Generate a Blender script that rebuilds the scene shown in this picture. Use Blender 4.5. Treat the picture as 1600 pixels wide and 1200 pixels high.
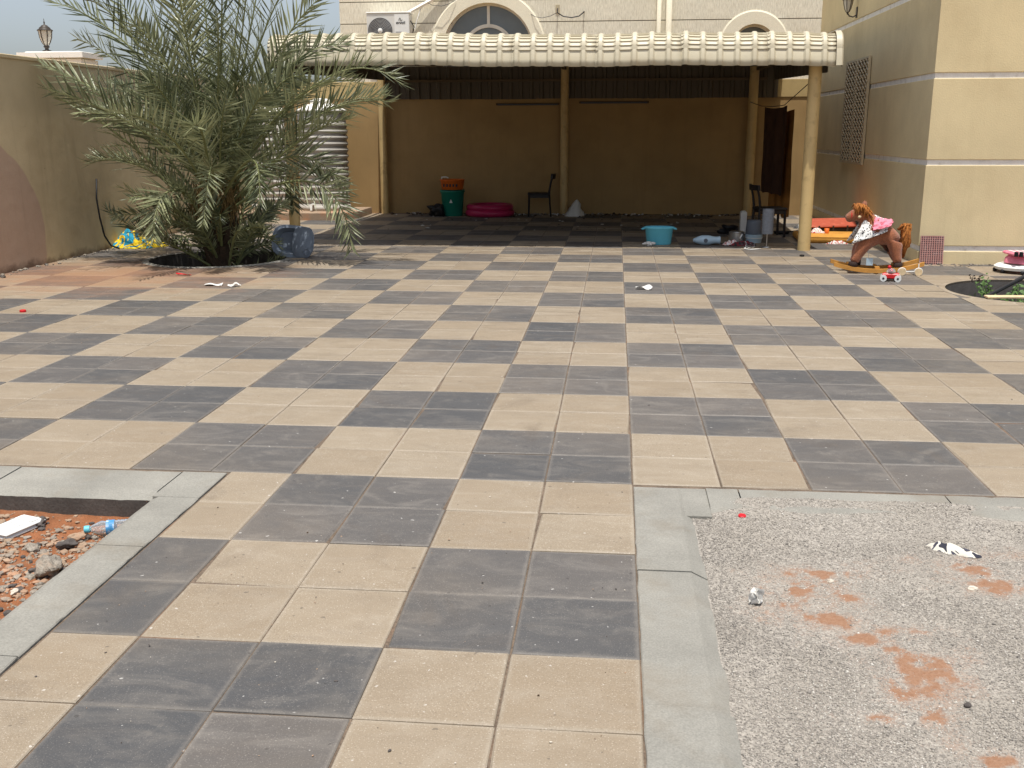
import bpy, bmesh, math, random
import numpy as np
from mathutils import Vector, Matrix, noise as mnoise

for o in list(bpy.data.objects): bpy.data.objects.remove(o, do_unlink=True)
sc = bpy.context.scene
COL = sc.collection
rad = math.radians

# ------------------------------------------------------------------ camera
CP = Vector((-0.1061, -2.8522, 1.5763))
YAW, PITCH, ROLL, FPX = rad(5.7405), rad(14.0133), rad(-0.1523), 1593.68
_r = Vector((math.cos(YAW), math.sin(YAW), 0))
_f = Vector((-math.sin(YAW)*math.cos(PITCH), math.cos(YAW)*math.cos(PITCH), -math.sin(PITCH)))
_u = _r.cross(_f)
CR = _r*math.cos(ROLL) + _u*math.sin(ROLL)
CU = -_r*math.sin(ROLL) + _u*math.cos(ROLL)
cam = bpy.data.objects.new('camera', bpy.data.cameras.new('camera')); COL.objects.link(cam)
cam.data.sensor_width = 36; cam.data.sensor_fit = 'HORIZONTAL'; cam.data.lens = FPX/1600*36
cam.data.clip_start = 0.05; cam.data.clip_end = 2000
m = Matrix.Identity(4)
for i in range(3):
    m[i][0] = CR[i]; m[i][1] = CU[i]; m[i][2] = -_f[i]; m[i][3] = CP[i]
cam.matrix_world = m
sc.camera = cam

# ------------------------------------------------------------------ sky, sun, exposure
SUN_EL, SUN_AZ = 77.0, 6.0      # behind the camera, a little to the right
w = bpy.data.worlds.new('World'); sc.world = w; w.use_nodes = True
nt = w.node_tree; nt.nodes.clear()
sky = nt.nodes.new('ShaderNodeTexSky'); sky.sky_type = 'NISHITA'; sky.sun_disc = False
sky.sun_elevation = rad(SUN_EL); sky.sun_rotation = rad(180 - SUN_AZ)
sky.altitude = 0; sky.air_density = 1.0; sky.dust_density = 2.6; sky.ozone_density = 3.5
bg = nt.nodes.new('ShaderNodeBackground'); bg.inputs['Strength'].default_value = 0.11
wo = nt.nodes.new('ShaderNodeOutputWorld')
hs = nt.nodes.new('ShaderNodeHueSaturation'); hs.inputs['Saturation'].default_value = 0.55
nt.links.new(sky.outputs[0], hs.inputs['Color']); nt.links.new(hs.outputs[0], bg.inputs[0]); nt.links.new(bg.outputs[0], wo.inputs[0])
sl = bpy.data.lights.new('sun', 'SUN'); sl.energy = 3.3; sl.angle = rad(0.53); sl.color = (1, 0.965, 0.91)
sun = bpy.data.objects.new('sun', sl); COL.objects.link(sun)
sd = Vector((math.sin(rad(SUN_AZ))*math.cos(rad(SUN_EL)), -math.cos(rad(SUN_AZ))*math.cos(rad(SUN_EL)), math.sin(rad(SUN_EL))))
sun.rotation_euler = sd.to_track_quat('Z', 'Y').to_euler(); sun.location = (0, -5, 20)
vs = sc.view_settings
vs.view_transform = 'Standard'; vs.look = 'None'; vs.exposure = 0.5; vs.gamma = 1.0; vs.use_curve_mapping = False
sc.render.engine = 'CYCLES'

# ------------------------------------------------------------------ helpers
def ray(x, y): return _f + CR*((x-800)/FPX) + CU*((600-y)/FPX)
def gp(x, y, z=0.0):                       # photo point lying at height z
    d = ray(x, y); return CP + d*((z-CP.z)/d.z)
def at(x, y, Y):                           # photo point standing at distance Y
    d = ray(x, y); return CP + d*((Y-CP.y)/d.y)

def lin(c):
    return tuple(((v/255)/12.92 if v/255 <= 0.04045 else ((v/255+0.055)/1.055)**2.4) for v in c)

class MB:
    def __init__(s): s.v = []; s.f = []; s.m = []
    def add(s, vs, fs, mi=0):
        o = len(s.v); s.v += [tuple(v) for v in vs]
        s.f += [tuple(i+o for i in f) for f in fs]; s.m += [mi]*len(fs); return s
    def box(s, x0, x1, y0, y1, z0, z1, mi=0):
        return s.add([(x0,y0,z0),(x1,y0,z0),(x1,y1,z0),(x0,y1,z0),(x0,y0,z1),(x1,y0,z1),(x1,y1,z1),(x0,y1,z1)],
              [(0,3,2,1),(4,5,6,7),(0,1,5,4),(1,2,6,5),(2,3,7,6),(3,0,4,7)], mi)
    def cbox(s, x0, x1, y0, y1, z0, z1, c=0.01, mi=0):   # box with chamfered edges
        def ring(z, i): return [(x0+i,y0+i,z),(x1-i,y0+i,z),(x1-i,y1-i,z),(x0+i,y1-i,z)]
        vs = ring(z0,c)+ring(z0+c,0)+ring(z1-c,0)+ring(z1,c)
        fs = [(3,2,1,0),(12,13,14,15)]
        for k in range(3):
            for j in range(4): fs.append((k*4+j, k*4+(j+1)%4, k*4+4+(j+1)%4, k*4+4+j))
        return s.add(vs, fs, mi)
    def tube(s, pts, r, seg=8, mi=0, cap=True):
        pts = [Vector(p) for p in pts]; n = len(pts)
        if not hasattr(r, '__len__'): r = [r]*n
        vs = []; fs = []; prev = None
        for i, p in enumerate(pts):
            t = (pts[min(i+1,n-1)]-pts[max(i-1,0)])
            t = t.normalized() if t.length > 1e-9 else Vector((0,0,1))
            if prev is None:
                a = Vector((0,0,1)) if abs(t.z) < .9 else Vector((1,0,0)); prev = t.cross(a).normalized()
            b = (prev - t*prev.dot(t)); b = b.normalized() if b.length > 1e-6 else t.orthogonal().normalized()
            prev = b; c = t.cross(b)
            for k in range(seg):
                a = 2*math.pi*k/seg; vs.append(p + b*(r[i]*math.cos(a)) + c*(r[i]*math.sin(a)))
        for i in range(n-1):
            for k in range(seg):
                fs.append((i*seg+k, i*seg+(k+1)%seg, (i+1)*seg+(k+1)%seg, (i+1)*seg+k))
        if cap: fs.append(tuple(range(seg-1,-1,-1))); fs.append(tuple((n-1)*seg+k for k in range(seg)))
        return s.add(vs, fs, mi)
    def lathe(s, prof, c=(0,0,0), seg=24, mi=0, sx=1, sy=1, cap=True, noisef=None):
        vs = []; fs = []; n = len(prof)
        for (r, z) in prof:
            for k in range(seg):
                a = 2*math.pi*k/seg; vs.append((c[0]+r*sx*math.cos(a), c[1]+r*sy*math.sin(a), c[2]+z))
        for i in range(n-1):
            for k in range(seg): fs.append((i*seg+k, i*seg+(k+1)%seg, (i+1)*seg+(k+1)%seg, (i+1)*seg+k))
        if cap:
            if prof[0][0] > 1e-5: fs.append(tuple(range(seg-1,-1,-1)))
            if prof[-1][0] > 1e-5: fs.append(tuple((n-1)*seg+k for k in range(seg)))
        return s.add(vs, fs, mi)
    def torus(s, c, R, r, axis='z', seg=24, rs=8, mi=0):
        vs = []; fs = []
        for i in range(seg):
            a = 2*math.pi*i/seg
            for k in range(rs):
                b = 2*math.pi*k/rs; q = R + r*math.cos(b)
                x, y, z = q*math.cos(a), q*math.sin(a), r*math.sin(b)
                if axis == 'y': x, y, z = x, z, y
                if axis == 'x': x, y, z = z, x, y
                vs.append((c[0]+x, c[1]+y, c[2]+z))
        for i in range(seg):
            for k in range(rs): fs.append((i*rs+k, ((i+1)%seg)*rs+k, ((i+1)%seg)*rs+(k+1)%rs, i*rs+(k+1)%rs))
        return s.add(vs, fs, mi)
    def blob(s, c, r, sub=1, jit=.25, seed=0, mi=0, flat=1.0, rot=0):
        vs, fs = ICO[sub]; rg = random.Random(seed); o = Vector((rg.random()*50, rg.random()*50, rg.random()*50))
        out = []; ca, sa = math.cos(rot), math.sin(rot)
        for v in vs:
            k = 1 + jit*mnoise.noise(Vector(v)*1.3+o)*1.6
            x, y, z = v[0]*r[0]*k, v[1]*r[1]*k, v[2]*r[2]*k
            out.append((c[0]+x*ca-y*sa, c[1]+x*sa+y*ca, c[2]+z))
        return s.add(out, fs, mi)
    def mesh(s, name, mats, smooth=False):
        me = bpy.data.meshes.new(name); me.from_pydata(s.v, [], s.f)
        for mm in (mats if isinstance(mats, (list,tuple)) else [mats]): me.materials.append(mm)
        if len(set(s.m)) > 1: me.polygons.foreach_set('material_index', s.m)
        if smooth: me.polygons.foreach_set('use_smooth', [True]*len(s.f))
        me.update(); return me
def _ico():
    d = {}
    for sub in (0,1,2):
        bm = bmesh.new(); bmesh.ops.create_icosphere(bm, subdivisions=sub+1, radius=1)
        bm.verts.ensure_lookup_table()
        d[sub] = ([tuple(v.co) for v in bm.verts], [tuple(v.index for v in f.verts) for f in bm.faces]); bm.free()
    return d
ICO = _ico()

def link(name, me, parent=None, loc=(0,0,0), rot=(0,0,0)):
    o = bpy.data.objects.new(name, me); COL.objects.link(o); o.location = loc; o.rotation_euler = rot
    if parent is not None: o.parent = parent
    return o
def thing(name, label, cat, loc=(0,0,0), rotz=0, group=None):
    o = bpy.data.objects.new(name, None); COL.objects.link(o); o.empty_display_size = .1
    o.location = loc; o.rotation_euler = (0,0,rotz); o['label'] = label; o['category'] = cat
    if group: o['group'] = group
    return o
def tag(o, label, cat, group=None):
    o['label'] = label; o['category'] = cat
    if group: o['group'] = group
    return o
def part(name, mb, mats, parent, smooth=False, world=False, label=None, loc=(0,0,0), rot=(0,0,0)):
    if world:
        l = parent.location; mb.v = [(v[0]-l.x, v[1]-l.y, v[2]-l.z) for v in mb.v]
    o = link(name, mb.mesh(name, mats, smooth), parent, loc, rot)
    if label: o['label'] = label
    return o
def solo(name, mb, mats, label, cat, smooth=False, group=None):
    # a one-mesh thing built in world coordinates, its origin moved to its base
    a = np.array(mb.v); c = (a.min(0)+a.max(0))/2; c[2] = a[:,2].min()
    mb.v = [tuple(q) for q in (a-c)]
    o = link(name, mb.mesh(name, mats, smooth), None, tuple(c)); return tag(o, label, cat, group)
def struct(o): o['kind'] = 'structure'; return o
def stuff(o): o['kind'] = 'stuff'; return o
def hard(o, ang=40):                       # smooth shading with sharp edges kept
    me = o.data; me.polygons.foreach_set('use_smooth', [True]*len(me.polygons))
    me.set_sharp_from_angle(angle=rad(ang)); return o

# ------------------------------------------------------------------ materials
def nodes(name):
    mt = bpy.data.materials.new(name); mt.use_nodes = True; t = mt.node_tree
    return mt, t, t.nodes['Principled BSDF'], t.links
def N(t, ty, **k):
    n = t.nodes.new(ty)
    for a, b in k.items():
        if a.startswith('i_'): n.inputs[a[2:].replace('_',' ')].default_value = b
        else: setattr(n, a, b)
    return n
def mathn(t, op, a, b=None, c=None, clamp=False):
    n = t.nodes.new('ShaderNodeMath'); n.operation = op; n.use_clamp = clamp
    for i, q in enumerate((a,b,c)):
        if q is None: continue
        if isinstance(q, (int,float)): n.inputs[i].default_value = q
        else: t.links.new(q, n.inputs[i])
    return n.outputs[0]
def mixc(t, fac, a, b, mode='MIX'):
    n = t.nodes.new('ShaderNodeMix'); n.data_type = 'RGBA'; n.blend_type = mode; n.clamp_factor = True
    for s, q in ((n.inputs[0],fac),(n.inputs[6],a),(n.inputs[7],b)):
        if isinstance(q, (int,float)): s.default_value = q
        elif isinstance(q, tuple): s.default_value = (*q,1) if len(q)==3 else q
        else: t.links.new(q, s)
    return n.outputs[2]
def noi(t, vec, scale, detail=4, rough=.55, dist=0):
    n = t.nodes.new('ShaderNodeTexNoise'); n.inputs['Scale'].default_value = scale
    n.inputs['Detail'].default_value = detail; n.inputs['Roughness'].default_value = rough; n.inputs['Distortion'].default_value = dist
    if vec is not None: t.links.new(vec, n.inputs['Vector'])
    return n.outputs[0]
def rmp(t, v, lo, hi, a=0., b=1.):
    n = t.nodes.new('ShaderNodeMapRange'); n.clamp = True
    n.inputs[1].default_value = lo; n.inputs[2].default_value = hi; n.inputs[3].default_value = a; n.inputs[4].default_value = b
    t.links.new(v, n.inputs[0]); return n.outputs[0]
def pos(t): return t.nodes.new('ShaderNodeNewGeometry').outputs['Position']
def objc(t): return t.nodes.new('ShaderNodeTexCoord').outputs['Object']
def scl(t, vec, s):
    n = t.nodes.new('ShaderNodeVectorMath'); n.operation = 'MULTIPLY'; n.inputs[1].default_value = s
    t.links.new(vec, n.inputs[0]); return n.outputs[0]
def bump(t, L, P, h, strength, dist=.01, chain=None):
    b = t.nodes.new('ShaderNodeBump'); b.inputs['Strength'].default_value = strength; b.inputs['Distance'].default_value = dist
    L.new(h, b.inputs['Height'])
    if chain is not None: L.new(chain, b.inputs['Normal'])
    L.new(b.outputs[0], P.inputs['Normal']); return b.outputs[0]

def mk(name, c, rough=.7, var=.12, scale=4, fine=0, fscale=90, bmp=0, bscale=60, bdist=.004, metal=0, spec=.35, c2=None, c2amt=.5, c2scale=2, c2lo=.5, c2hi=.7, obj=False, sheen=0, coat=0, streak=0, streak_c=(110,92,66)):
    mt, t, P, L = nodes(name); c = lin(c); v = objc(t) if obj else pos(t)
    n = noi(t, v, scale, 5)
    f = rmp(t, n, .3, .7, 1-var, 1+var)
    if fine:
        n2 = noi(t, v, fscale, 2); f = mathn(t, 'MULTIPLY', f, rmp(t, n2, .3, .7, 1-fine, 1+fine))
    comb = t.nodes.new('ShaderNodeCombineColor')
    for i in range(3): L.new(f, comb.inputs[i])
    col = mixc(t, 1.0, c, comb.outputs[0], 'MULTIPLY')
    if c2 is not None:
        k = rmp(t, noi(t, v, c2scale, 6, .6), c2lo, c2hi, 0, c2amt); col = mixc(t, k, col, lin(c2))
    if streak:
        k = mathn(t, 'MULTIPLY', rmp(t, noi(t, scl(t, v, (5,5,.35)), 1.5, 6, .65), .5, .72, 0, streak), rmp(t, noi(t, v, .7, 3), .35, .65, .2, 1))
        col = mixc(t, k, col, lin(streak_c))
    L.new(col, P.inputs['Base Color'])
    P.inputs['Roughness'].default_value = rough; P.inputs['Metallic'].default_value = metal
    P.inputs['Specular IOR Level'].default_value = spec
    if sheen: P.inputs['Sheen Weight'].default_value = sheen
    if coat: P.inputs['Coat Weight'].default_value = coat
    if bmp: bump(t, L, P, noi(t, v, bscale, 4), bmp, bdist)
    return mt

def tile_mat(name, base, warm, dust, dust_amt, speck, var):
    mt, t, P, L = nodes(name); p = pos(t)
    cell = N(t, 'ShaderNodeVectorMath', operation='FLOOR'); of_ = N(t, 'ShaderNodeVectorMath', operation='ADD'); of_.inputs[1].default_value = (0,0,.5); L.new(scl(t, p, (2.5,2.5,0)), of_.inputs[0]); L.new(of_.outputs[0], cell.inputs[0])
    wn = N(t, 'ShaderNodeTexWhiteNoise', noise_dimensions='3D'); L.new(cell.outputs[0], wn.inputs[0])
    h = wn.outputs['Value']
    # every tile gets its own noise field
    off = N(t, 'ShaderNodeVectorMath', operation='MULTIPLY_ADD'); L.new(wn.outputs['Color'], off.inputs[0])
    off.inputs[1].default_value = (30,30,30); L.new(p, off.inputs[2]); q = off.outputs[0]
    col = mixc(t, rmp(t, h, 0, 1), lin(base), lin(warm))
    col = mixc(t, rmp(t, noi(t, q, 1.6, 5, .6), .35, .75, 0, .35), col, lin(tuple(v*.86 for v in base)))
    sx = scl(t, q, (1,2.2,1))
    k = rmp(t, noi(t, sx, 3.6, 8, .72, .8), .48, .76, 0, dust_amt)
    col = mixc(t, k, col, lin(dust))
    k2 = rmp(t, noi(t, q, 3.2, 6, .7, 1.2), .56, .72, 0, dust_amt*.8); col = mixc(t, k2, col, lin(dust))
    # dirt that has gathered along the tile's own edges
    sep = N(t, 'ShaderNodeSeparateXYZ'); L.new(p, sep.inputs[0])
    def edge(o):
        fr = mathn(t, 'FRACT', mathn(t, 'MULTIPLY', o, 2.5)); return mathn(t, 'MINIMUM', fr, mathn(t, 'SUBTRACT', 1, fr))
    e = mathn(t, 'MINIMUM', edge(sep.outputs[0]), edge(sep.outputs[1]))
    e = mathn(t, 'ADD', e, mathn(t, 'MULTIPLY', mathn(t, 'SUBTRACT', noi(t, p, 18, 4), .5), .06))
    col = mixc(t, rmp(t, e, .012, .05, .5, 0), col, lin(dust))
    # dust lying in broad drifts across many tiles
    bl = mathn(t, 'MULTIPLY', rmp(t, noi(t, p, .55, 7, .62, .6), .46, .68, 0, .22), rmp(t, noi(t, p, 7, 4), .3, .6, .5, 1))
    col = mixc(t, bl, col, lin((150,134,112)))
    dkst = rmp(t, noi(t, p, 1.3, 8, .7, 1.0), .57, .74, 0, .42); col = mixc(t, dkst, col, lin((88,76,64)))
    # aggregate
    sp = noi(t, p, 210, 2, .6)
    col = mixc(t, rmp(t, sp, .60, .72, 0, speck), col, lin((225,215,200)))
    col = mixc(t, rmp(t, sp, .40, .28, 0, speck), col, lin((55,48,44)))
    wh = noi(t, p, 42, 1, .5); col = mixc(t, rmp(t, wh, .76, .78, 0, .4), col, lin((232,228,220)))
    dk = noi(t, scl(t, p, (1,1.0,1)), 31, 1, .5); col = mixc(t, rmp(t, dk, .25, .23, 0, .4), col, lin((40,36,34)))
    # value drift from tile to tile
    comb = N(t, 'ShaderNodeCombineColor'); f = rmp(t, wn.outputs['Value'], 0, 1, 1-var, 1+var)
    for i in range(3): L.new(f, comb.inputs[i])
    col = mixc(t, 1.0, col, comb.outputs[0], 'MULTIPLY')
    # grime trodden in near the carport, orange sand blown in from the left wall
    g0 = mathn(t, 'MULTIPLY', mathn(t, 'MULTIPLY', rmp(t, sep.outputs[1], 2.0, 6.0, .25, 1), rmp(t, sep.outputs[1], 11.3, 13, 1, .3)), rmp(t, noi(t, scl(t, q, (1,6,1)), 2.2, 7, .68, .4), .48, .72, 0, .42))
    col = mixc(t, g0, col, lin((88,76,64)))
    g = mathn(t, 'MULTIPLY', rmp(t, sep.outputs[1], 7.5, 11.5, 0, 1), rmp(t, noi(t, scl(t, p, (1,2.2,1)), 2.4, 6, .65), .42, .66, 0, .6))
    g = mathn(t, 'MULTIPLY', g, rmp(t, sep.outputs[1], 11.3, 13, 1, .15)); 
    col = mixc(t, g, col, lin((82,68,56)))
    dx = mathn(t, 'MULTIPLY', mathn(t, 'ADD', sep.outputs[0], 5.9), .42); dy = mathn(t, 'MULTIPLY', mathn(t, 'SUBTRACT', sep.outputs[1], 8.0), .62)
    d = mathn(t, 'SQRT', mathn(t, 'ADD', mathn(t, 'MULTIPLY', dx, dx), mathn(t, 'MULTIPLY', dy, dy)))
    d = mathn(t, 'ADD', d, mathn(t, 'MULTIPLY', mathn(t, 'SUBTRACT', noi(t, scl(t, p, (1,2.0,1)), 2.2, 7, .68), .5), 1.9))
    col = mixc(t, rmp(t, d, .10, 1.05, .62, 0), col, lin((156,112,80)))
    L.new(col, P.inputs['Base Color'])
    P.inputs['Specular IOR Level'].default_value = .4
    L.new(rmp(t, noi(t, q, 6, 5), .3, .7, .5, .72), P.inputs['Roughness'])
    b = bump(t, L, P, noi(t, p, 160, 3, .6), .35, .0025); bump(t, L, P, noi(t, q, 5, 5), .25, .004, b)
    return mt

M = {}
M['tile_light'] = tile_mat('tile_light', (148,132,110), (141,128,109), (162,151,134), .5, .42, .09)
M['tile_dark']  = tile_mat('tile_dark', (80,80,80), (93,88,83), (126,120,112), .6, .18, .11)
M['bed']    = mk('bed', (104,90,76), .95, .3, 9, .3, 120, .5, 150, c2=(136,102,76), c2amt=.6, c2scale=1.6, c2lo=.55, c2hi=.66)
M['kerb']   = mk('kerb', (138,135,126), .85, .16, 3, .14, 160, .5, 90, c2=(118,106,88), c2amt=.55, c2scale=2.6, c2lo=.5, c2hi=.72)
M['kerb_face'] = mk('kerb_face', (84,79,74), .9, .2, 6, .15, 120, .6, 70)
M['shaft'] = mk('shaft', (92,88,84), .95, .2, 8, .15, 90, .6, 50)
M['mortar'] = mk('mortar', (164,146,122), .95, .2, 12, .2, 120, .6, 60, c2=(150,112,84), c2amt=.6, c2scale=9)
M['sand']   = mk('sand', (166,122,84), .95, .12, 3, .2, 150, .6, 160)
M['desert'] = mk('desert', (178,150,116), .95, .1, .5, .1, 20)
M['soil_red'] = mk('soil_red', (138,88,56), .95, .22, 7, .25, 140, .9, 130, bdist=.008, c2=(150,120,96), c2amt=.6, c2scale=5)
M['soil_dark'] = mk('soil_dark', (70,54,42), .95, .3, 8, .3, 90, .8, 60)
M['wall_left'] = mk('wall_left', (186,164,122), .9, .06, 1.2, .05, 120, .3, 140, c2=(150,130,100), c2amt=.45, c2scale=1.4)
M['wall_yellow'] = mk('wall_yellow', (172,142,96), .9, .09, 1.5, .05, 120, .4, 100, streak=.25, streak_c=(120,96,62), c2=(146,118,76), c2amt=.4, c2scale=1.3)
M['wall_band'] = mk('wall_band', (190,166,116), .9, .1, 2, .05, 120, .4, 60, c2=(166,140,96), c2amt=.5, c2scale=3)
M['villa'] = mk('villa', (212,195,154), .92, .07, 1.4, .06, 95, .4, 60, bdist=.006, c2=(188,169,130), c2amt=.4, c2scale=1.2, streak=.14, streak_c=(150,130,96))
M['villa_line'] = mk('villa_line', (226,222,214), .85, .08, 6, .05, 90, .5, 40, c2=(170,160,144), c2amt=.6, c2scale=7, c2lo=.55)
def cream():
    mt, t, P, L = nodes('cream_plaster'); p = pos(t)
    st = noi(t, scl(t, p, (26,26,5)), 1.6, 5, .7)
    col = mixc(t, rmp(t, st, .36, .62), lin((206,198,176)), lin((236,229,208)))
    col = mixc(t, rmp(t, noi(t, p, .8, 5), .45, .7, 0, .4), col, lin((206,196,172)))
    L.new(col, P.inputs['Base Color']); P.inputs['Roughness'].default_value = .92
    bump(t, L, P, st, .8, .012); return mt
M['cream'] = cream()
M['cream_trim'] = mk('cream_trim', (230,222,198), .9, .06, 2, .06, 60, .6, 40, bdist=.006)
M['groove'] = mk('groove', (120,112,96), .95)
M['roof'] = mk('roof', (194,185,160), .5, .05, 1.2, .0, bmp=0, spec=.45, c2=(176,160,130), c2amt=.35, c2scale=3, c2lo=.5, c2hi=.75)
M['roof_shaded'] = mk('roof_shaded', (92,84,72), .6, .1, 2)  # roof sheet colour darkened to carry the shade under the carport
M['steel_paint'] = mk('steel_paint', (206,178,124), .5, .08, 4, 0, c2=(150,124,84), c2amt=.5, c2scale=7, c2lo=.55)
M['steel_brown'] = mk('steel_brown', (96,80,58), .55, .1, 4)
M['galv'] = mk('galv', (180,175,166), .6, .06, 3, metal=.0, c2=(170,160,145), c2amt=.4, c2scale=6)
M['concrete'] = mk('concrete', (156,134,112), .9, .15, 5, .15, 120, .6, 60, c2=(190,130,92), c2amt=.6, c2scale=3)
M['white_plastic'] = mk('white_plastic', (228,228,222), .4, .04, 6, obj=True)
M['white_dirty'] = mk('white_dirty', (216,214,206), .6, .08, 20, obj=True, c2=(170,160,146), c2amt=.5, c2scale=12)
M['white_paint'] = mk('white_paint', (240,236,226), .8, .04, 3)
M['offwhite'] = mk('offwhite', (214,212,204), .5, .05, 5, obj=True)
M['grey_plastic'] = mk('grey_plastic', (92,98,106), .45, .08, 9, obj=True)
M['dark_grey'] = mk('dark_grey', (58,58,60), .5, .1, 8)
M['black'] = mk('black', (24,23,24), .5, .15, 10)
M['black_wood'] = mk('black_wood', (30,26,25), .45, .15, 10)
M['glass_dark'] = mk('glass_dark', (98,103,104), .1, .15, 2, spec=.6)  # base lightened to grey: the sky's reflection put into the pane colour
M['frame_white'] = mk('frame_white', (214,208,194), .5)
M['grille_grey'] = mk('grille_grey', (168,168,166), .5)
M['lamp_bronze'] = mk('lamp_bronze', (70,62,54), .5, .2, 20)
M['lamp_glass'] = mk('lamp_glass', (196,190,176), .2, .05, 20)
M['grille_metal'] = mk('grille_metal', (186,172,142), .5, .1, 9)
M['turquoise'] = mk('turquoise', (104,190,208), .4, .05, 8, obj=True)
M['green'] = mk('green', (22,116,96), .45, .08, 8, obj=True)
M['orange'] = mk('orange', (224,112,40), .5, .08, 14, obj=True)
M['pink'] = mk('pink', (176,40,84), .35, .06, 8, obj=True)
M['pink_soft'] = mk('pink_soft', (226,132,148), .8, .12, 14, obj=True, c2=(190,80,100), c2amt=.5, c2scale=18)
M['red'] = mk('red', (196,30,36), .4, .08, 12, obj=True)
M['blue_grey'] = mk('blue_grey', (122,133,146), .42, .08, 7, obj=True, c2=(140,150,160), c2amt=.35, c2scale=16, c2lo=.55)
M['slate'] = mk('slate', (104,113,124), .42, .08, 7, obj=True, c2=(120,130,138), c2amt=.3, c2scale=22, c2lo=.58)
M['pale_blue'] = mk('pale_blue', (170,192,204), .35, .05, 8, obj=True)
M['felt'] = mk('felt', (124,128,134), .9, .12, 30, .15, 200, obj=True)
M['steel'] = mk('steel', (190,188,184), .3, .06, 8, metal=.9)
M['mustard'] = mk('mustard', (196,140,60), .85, .15, 7, .1, 120, .5, 30, obj=True)
M['quilt_red'] = mk('quilt_red', (176,84,60), .8, .12, 12, .1, 90, obj=True, c2=(226,160,130), c2amt=.5, c2scale=14, c2lo=.58)
M['wood'] = mk('wood', (196,140,66), .5, .14, 9, .08, 60, obj=True)
M['plank'] = mk('plank', (214,190,150), .7, .1, 9, .08, 60, obj=True)
M['fur'] = mk('fur', (152,92,60), .95, .2, 22, .35, 130, 1.0, 120, bdist=.012, obj=True, sheen=.3)
M['fur_tail'] = mk('fur_tail', (166,104,48), .95, .3, 26, .35, 120, 1.0, 90, bdist=.012, obj=True, c2=(112,60,26), c2amt=.7, c2scale=14)
M['hoof'] = mk('hoof', (52,38,32), .9, .2, 20)
M['curtain'] = mk('curtain', (74,50,36), .95, .25, 5)
M['curtain_gold'] = mk('curtain_gold', (156,106,50), .95, .2, 6)
M['leaf_weed'] = mk('leaf_weed', (78,106,50), .6, .25, 8)
M['rubber'] = mk('rubber', (28,28,30), .6)
M['stone_grey'] = mk('stone_grey', (138,130,118), .95, .2, 20, .3, 140, .8, 90, c2=(180,150,124), c2amt=.5, c2scale=14)
M['stone_dark'] = mk('stone_dark', (84,78,74), .95, .2, 20, .2, 120, .6, 90)
M['stone_pale'] = mk('stone_pale', (196,186,170), .9, .12, 20)
M['foam'] = mk('foam', (206,206,202), .7, .03, 12, obj=True)
M['tissue'] = mk('tissue', (216,213,206), .9, .04, 20, obj=True)
def bottle_mat():
    mt, t, P, L = nodes('clear_plastic'); P.inputs['Base Color'].default_value = (.92,.95,.96,1)
    P.inputs['Transmission Weight'].default_value = .85; P.inputs['Roughness'].default_value = .08; P.inputs['IOR'].default_value = 1.2; return mt
M['clear'] = bottle_mat()
def pattern_mat(name, a, b, scale, thr, third=None):
    mt, t, P, L = nodes(name); v = N(t, 'ShaderNodeTexVoronoi', i_Scale=scale); L.new(objc(t), v.inputs['Vector'])
    col = mixc(t, rmp(t, v.outputs['Distance'], thr-.03, thr+.03), lin(b), lin(a))
    if third: col = mixc(t, rmp(t, noi(t, objc(t), 7, 3), .55, .6), col, lin(third))
    L.new(col, P.inputs['Base Color']); P.inputs['Roughness'].default_value = .9; return mt
M['spotted'] = pattern_mat('spotted_cloth', (222,220,214), (40,40,42), 44, .34)
def patch_mat(name, cols, scale):
    mt, t, P, L = nodes(name); v = noi(t, objc(t), scale, 2, .5, 1.2)
    r = N(t, 'ShaderNodeValToRGB'); r.color_ramp.interpolation = 'CONSTANT'
    el = r.color_ramp.elements
    while len(el) < len(cols): el.new(.5)
    for i, (p_, c) in enumerate(cols): el[i].position = p_; el[i].color = (*lin(c),1)
    L.new(v, r.inputs[0]); L.new(r.outputs[0], P.inputs['Base Color']); P.inputs['Roughness'].default_value = .85; return mt
M['sheet_cloth'] = patch_mat('yellow_blue_cloth', [(0,(24,140,170)),(.44,(232,196,24)),(.55,(40,120,140)),(.60,(236,206,40)),(.70,(180,104,44))], 3.2)
M['striped'] = patch_mat('striped_cloth', [(0,(40,40,52)),(.42,(206,200,186)),(.5,(60,60,72)),(.56,(200,194,180))], 6)
M['rags'] = patch_mat('rags', [(0,(40,34,34)),(.4,(120,30,40)),(.48,(52,46,46)),(.56,(190,180,176)),(.62,(30,28,30))], 9)
M['rags_pale'] = patch_mat('rags_pale', [(0,(220,212,204)),(.45,(180,60,44)),(.5,(232,226,220)),(.6,(90,70,60))], 9)
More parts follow.
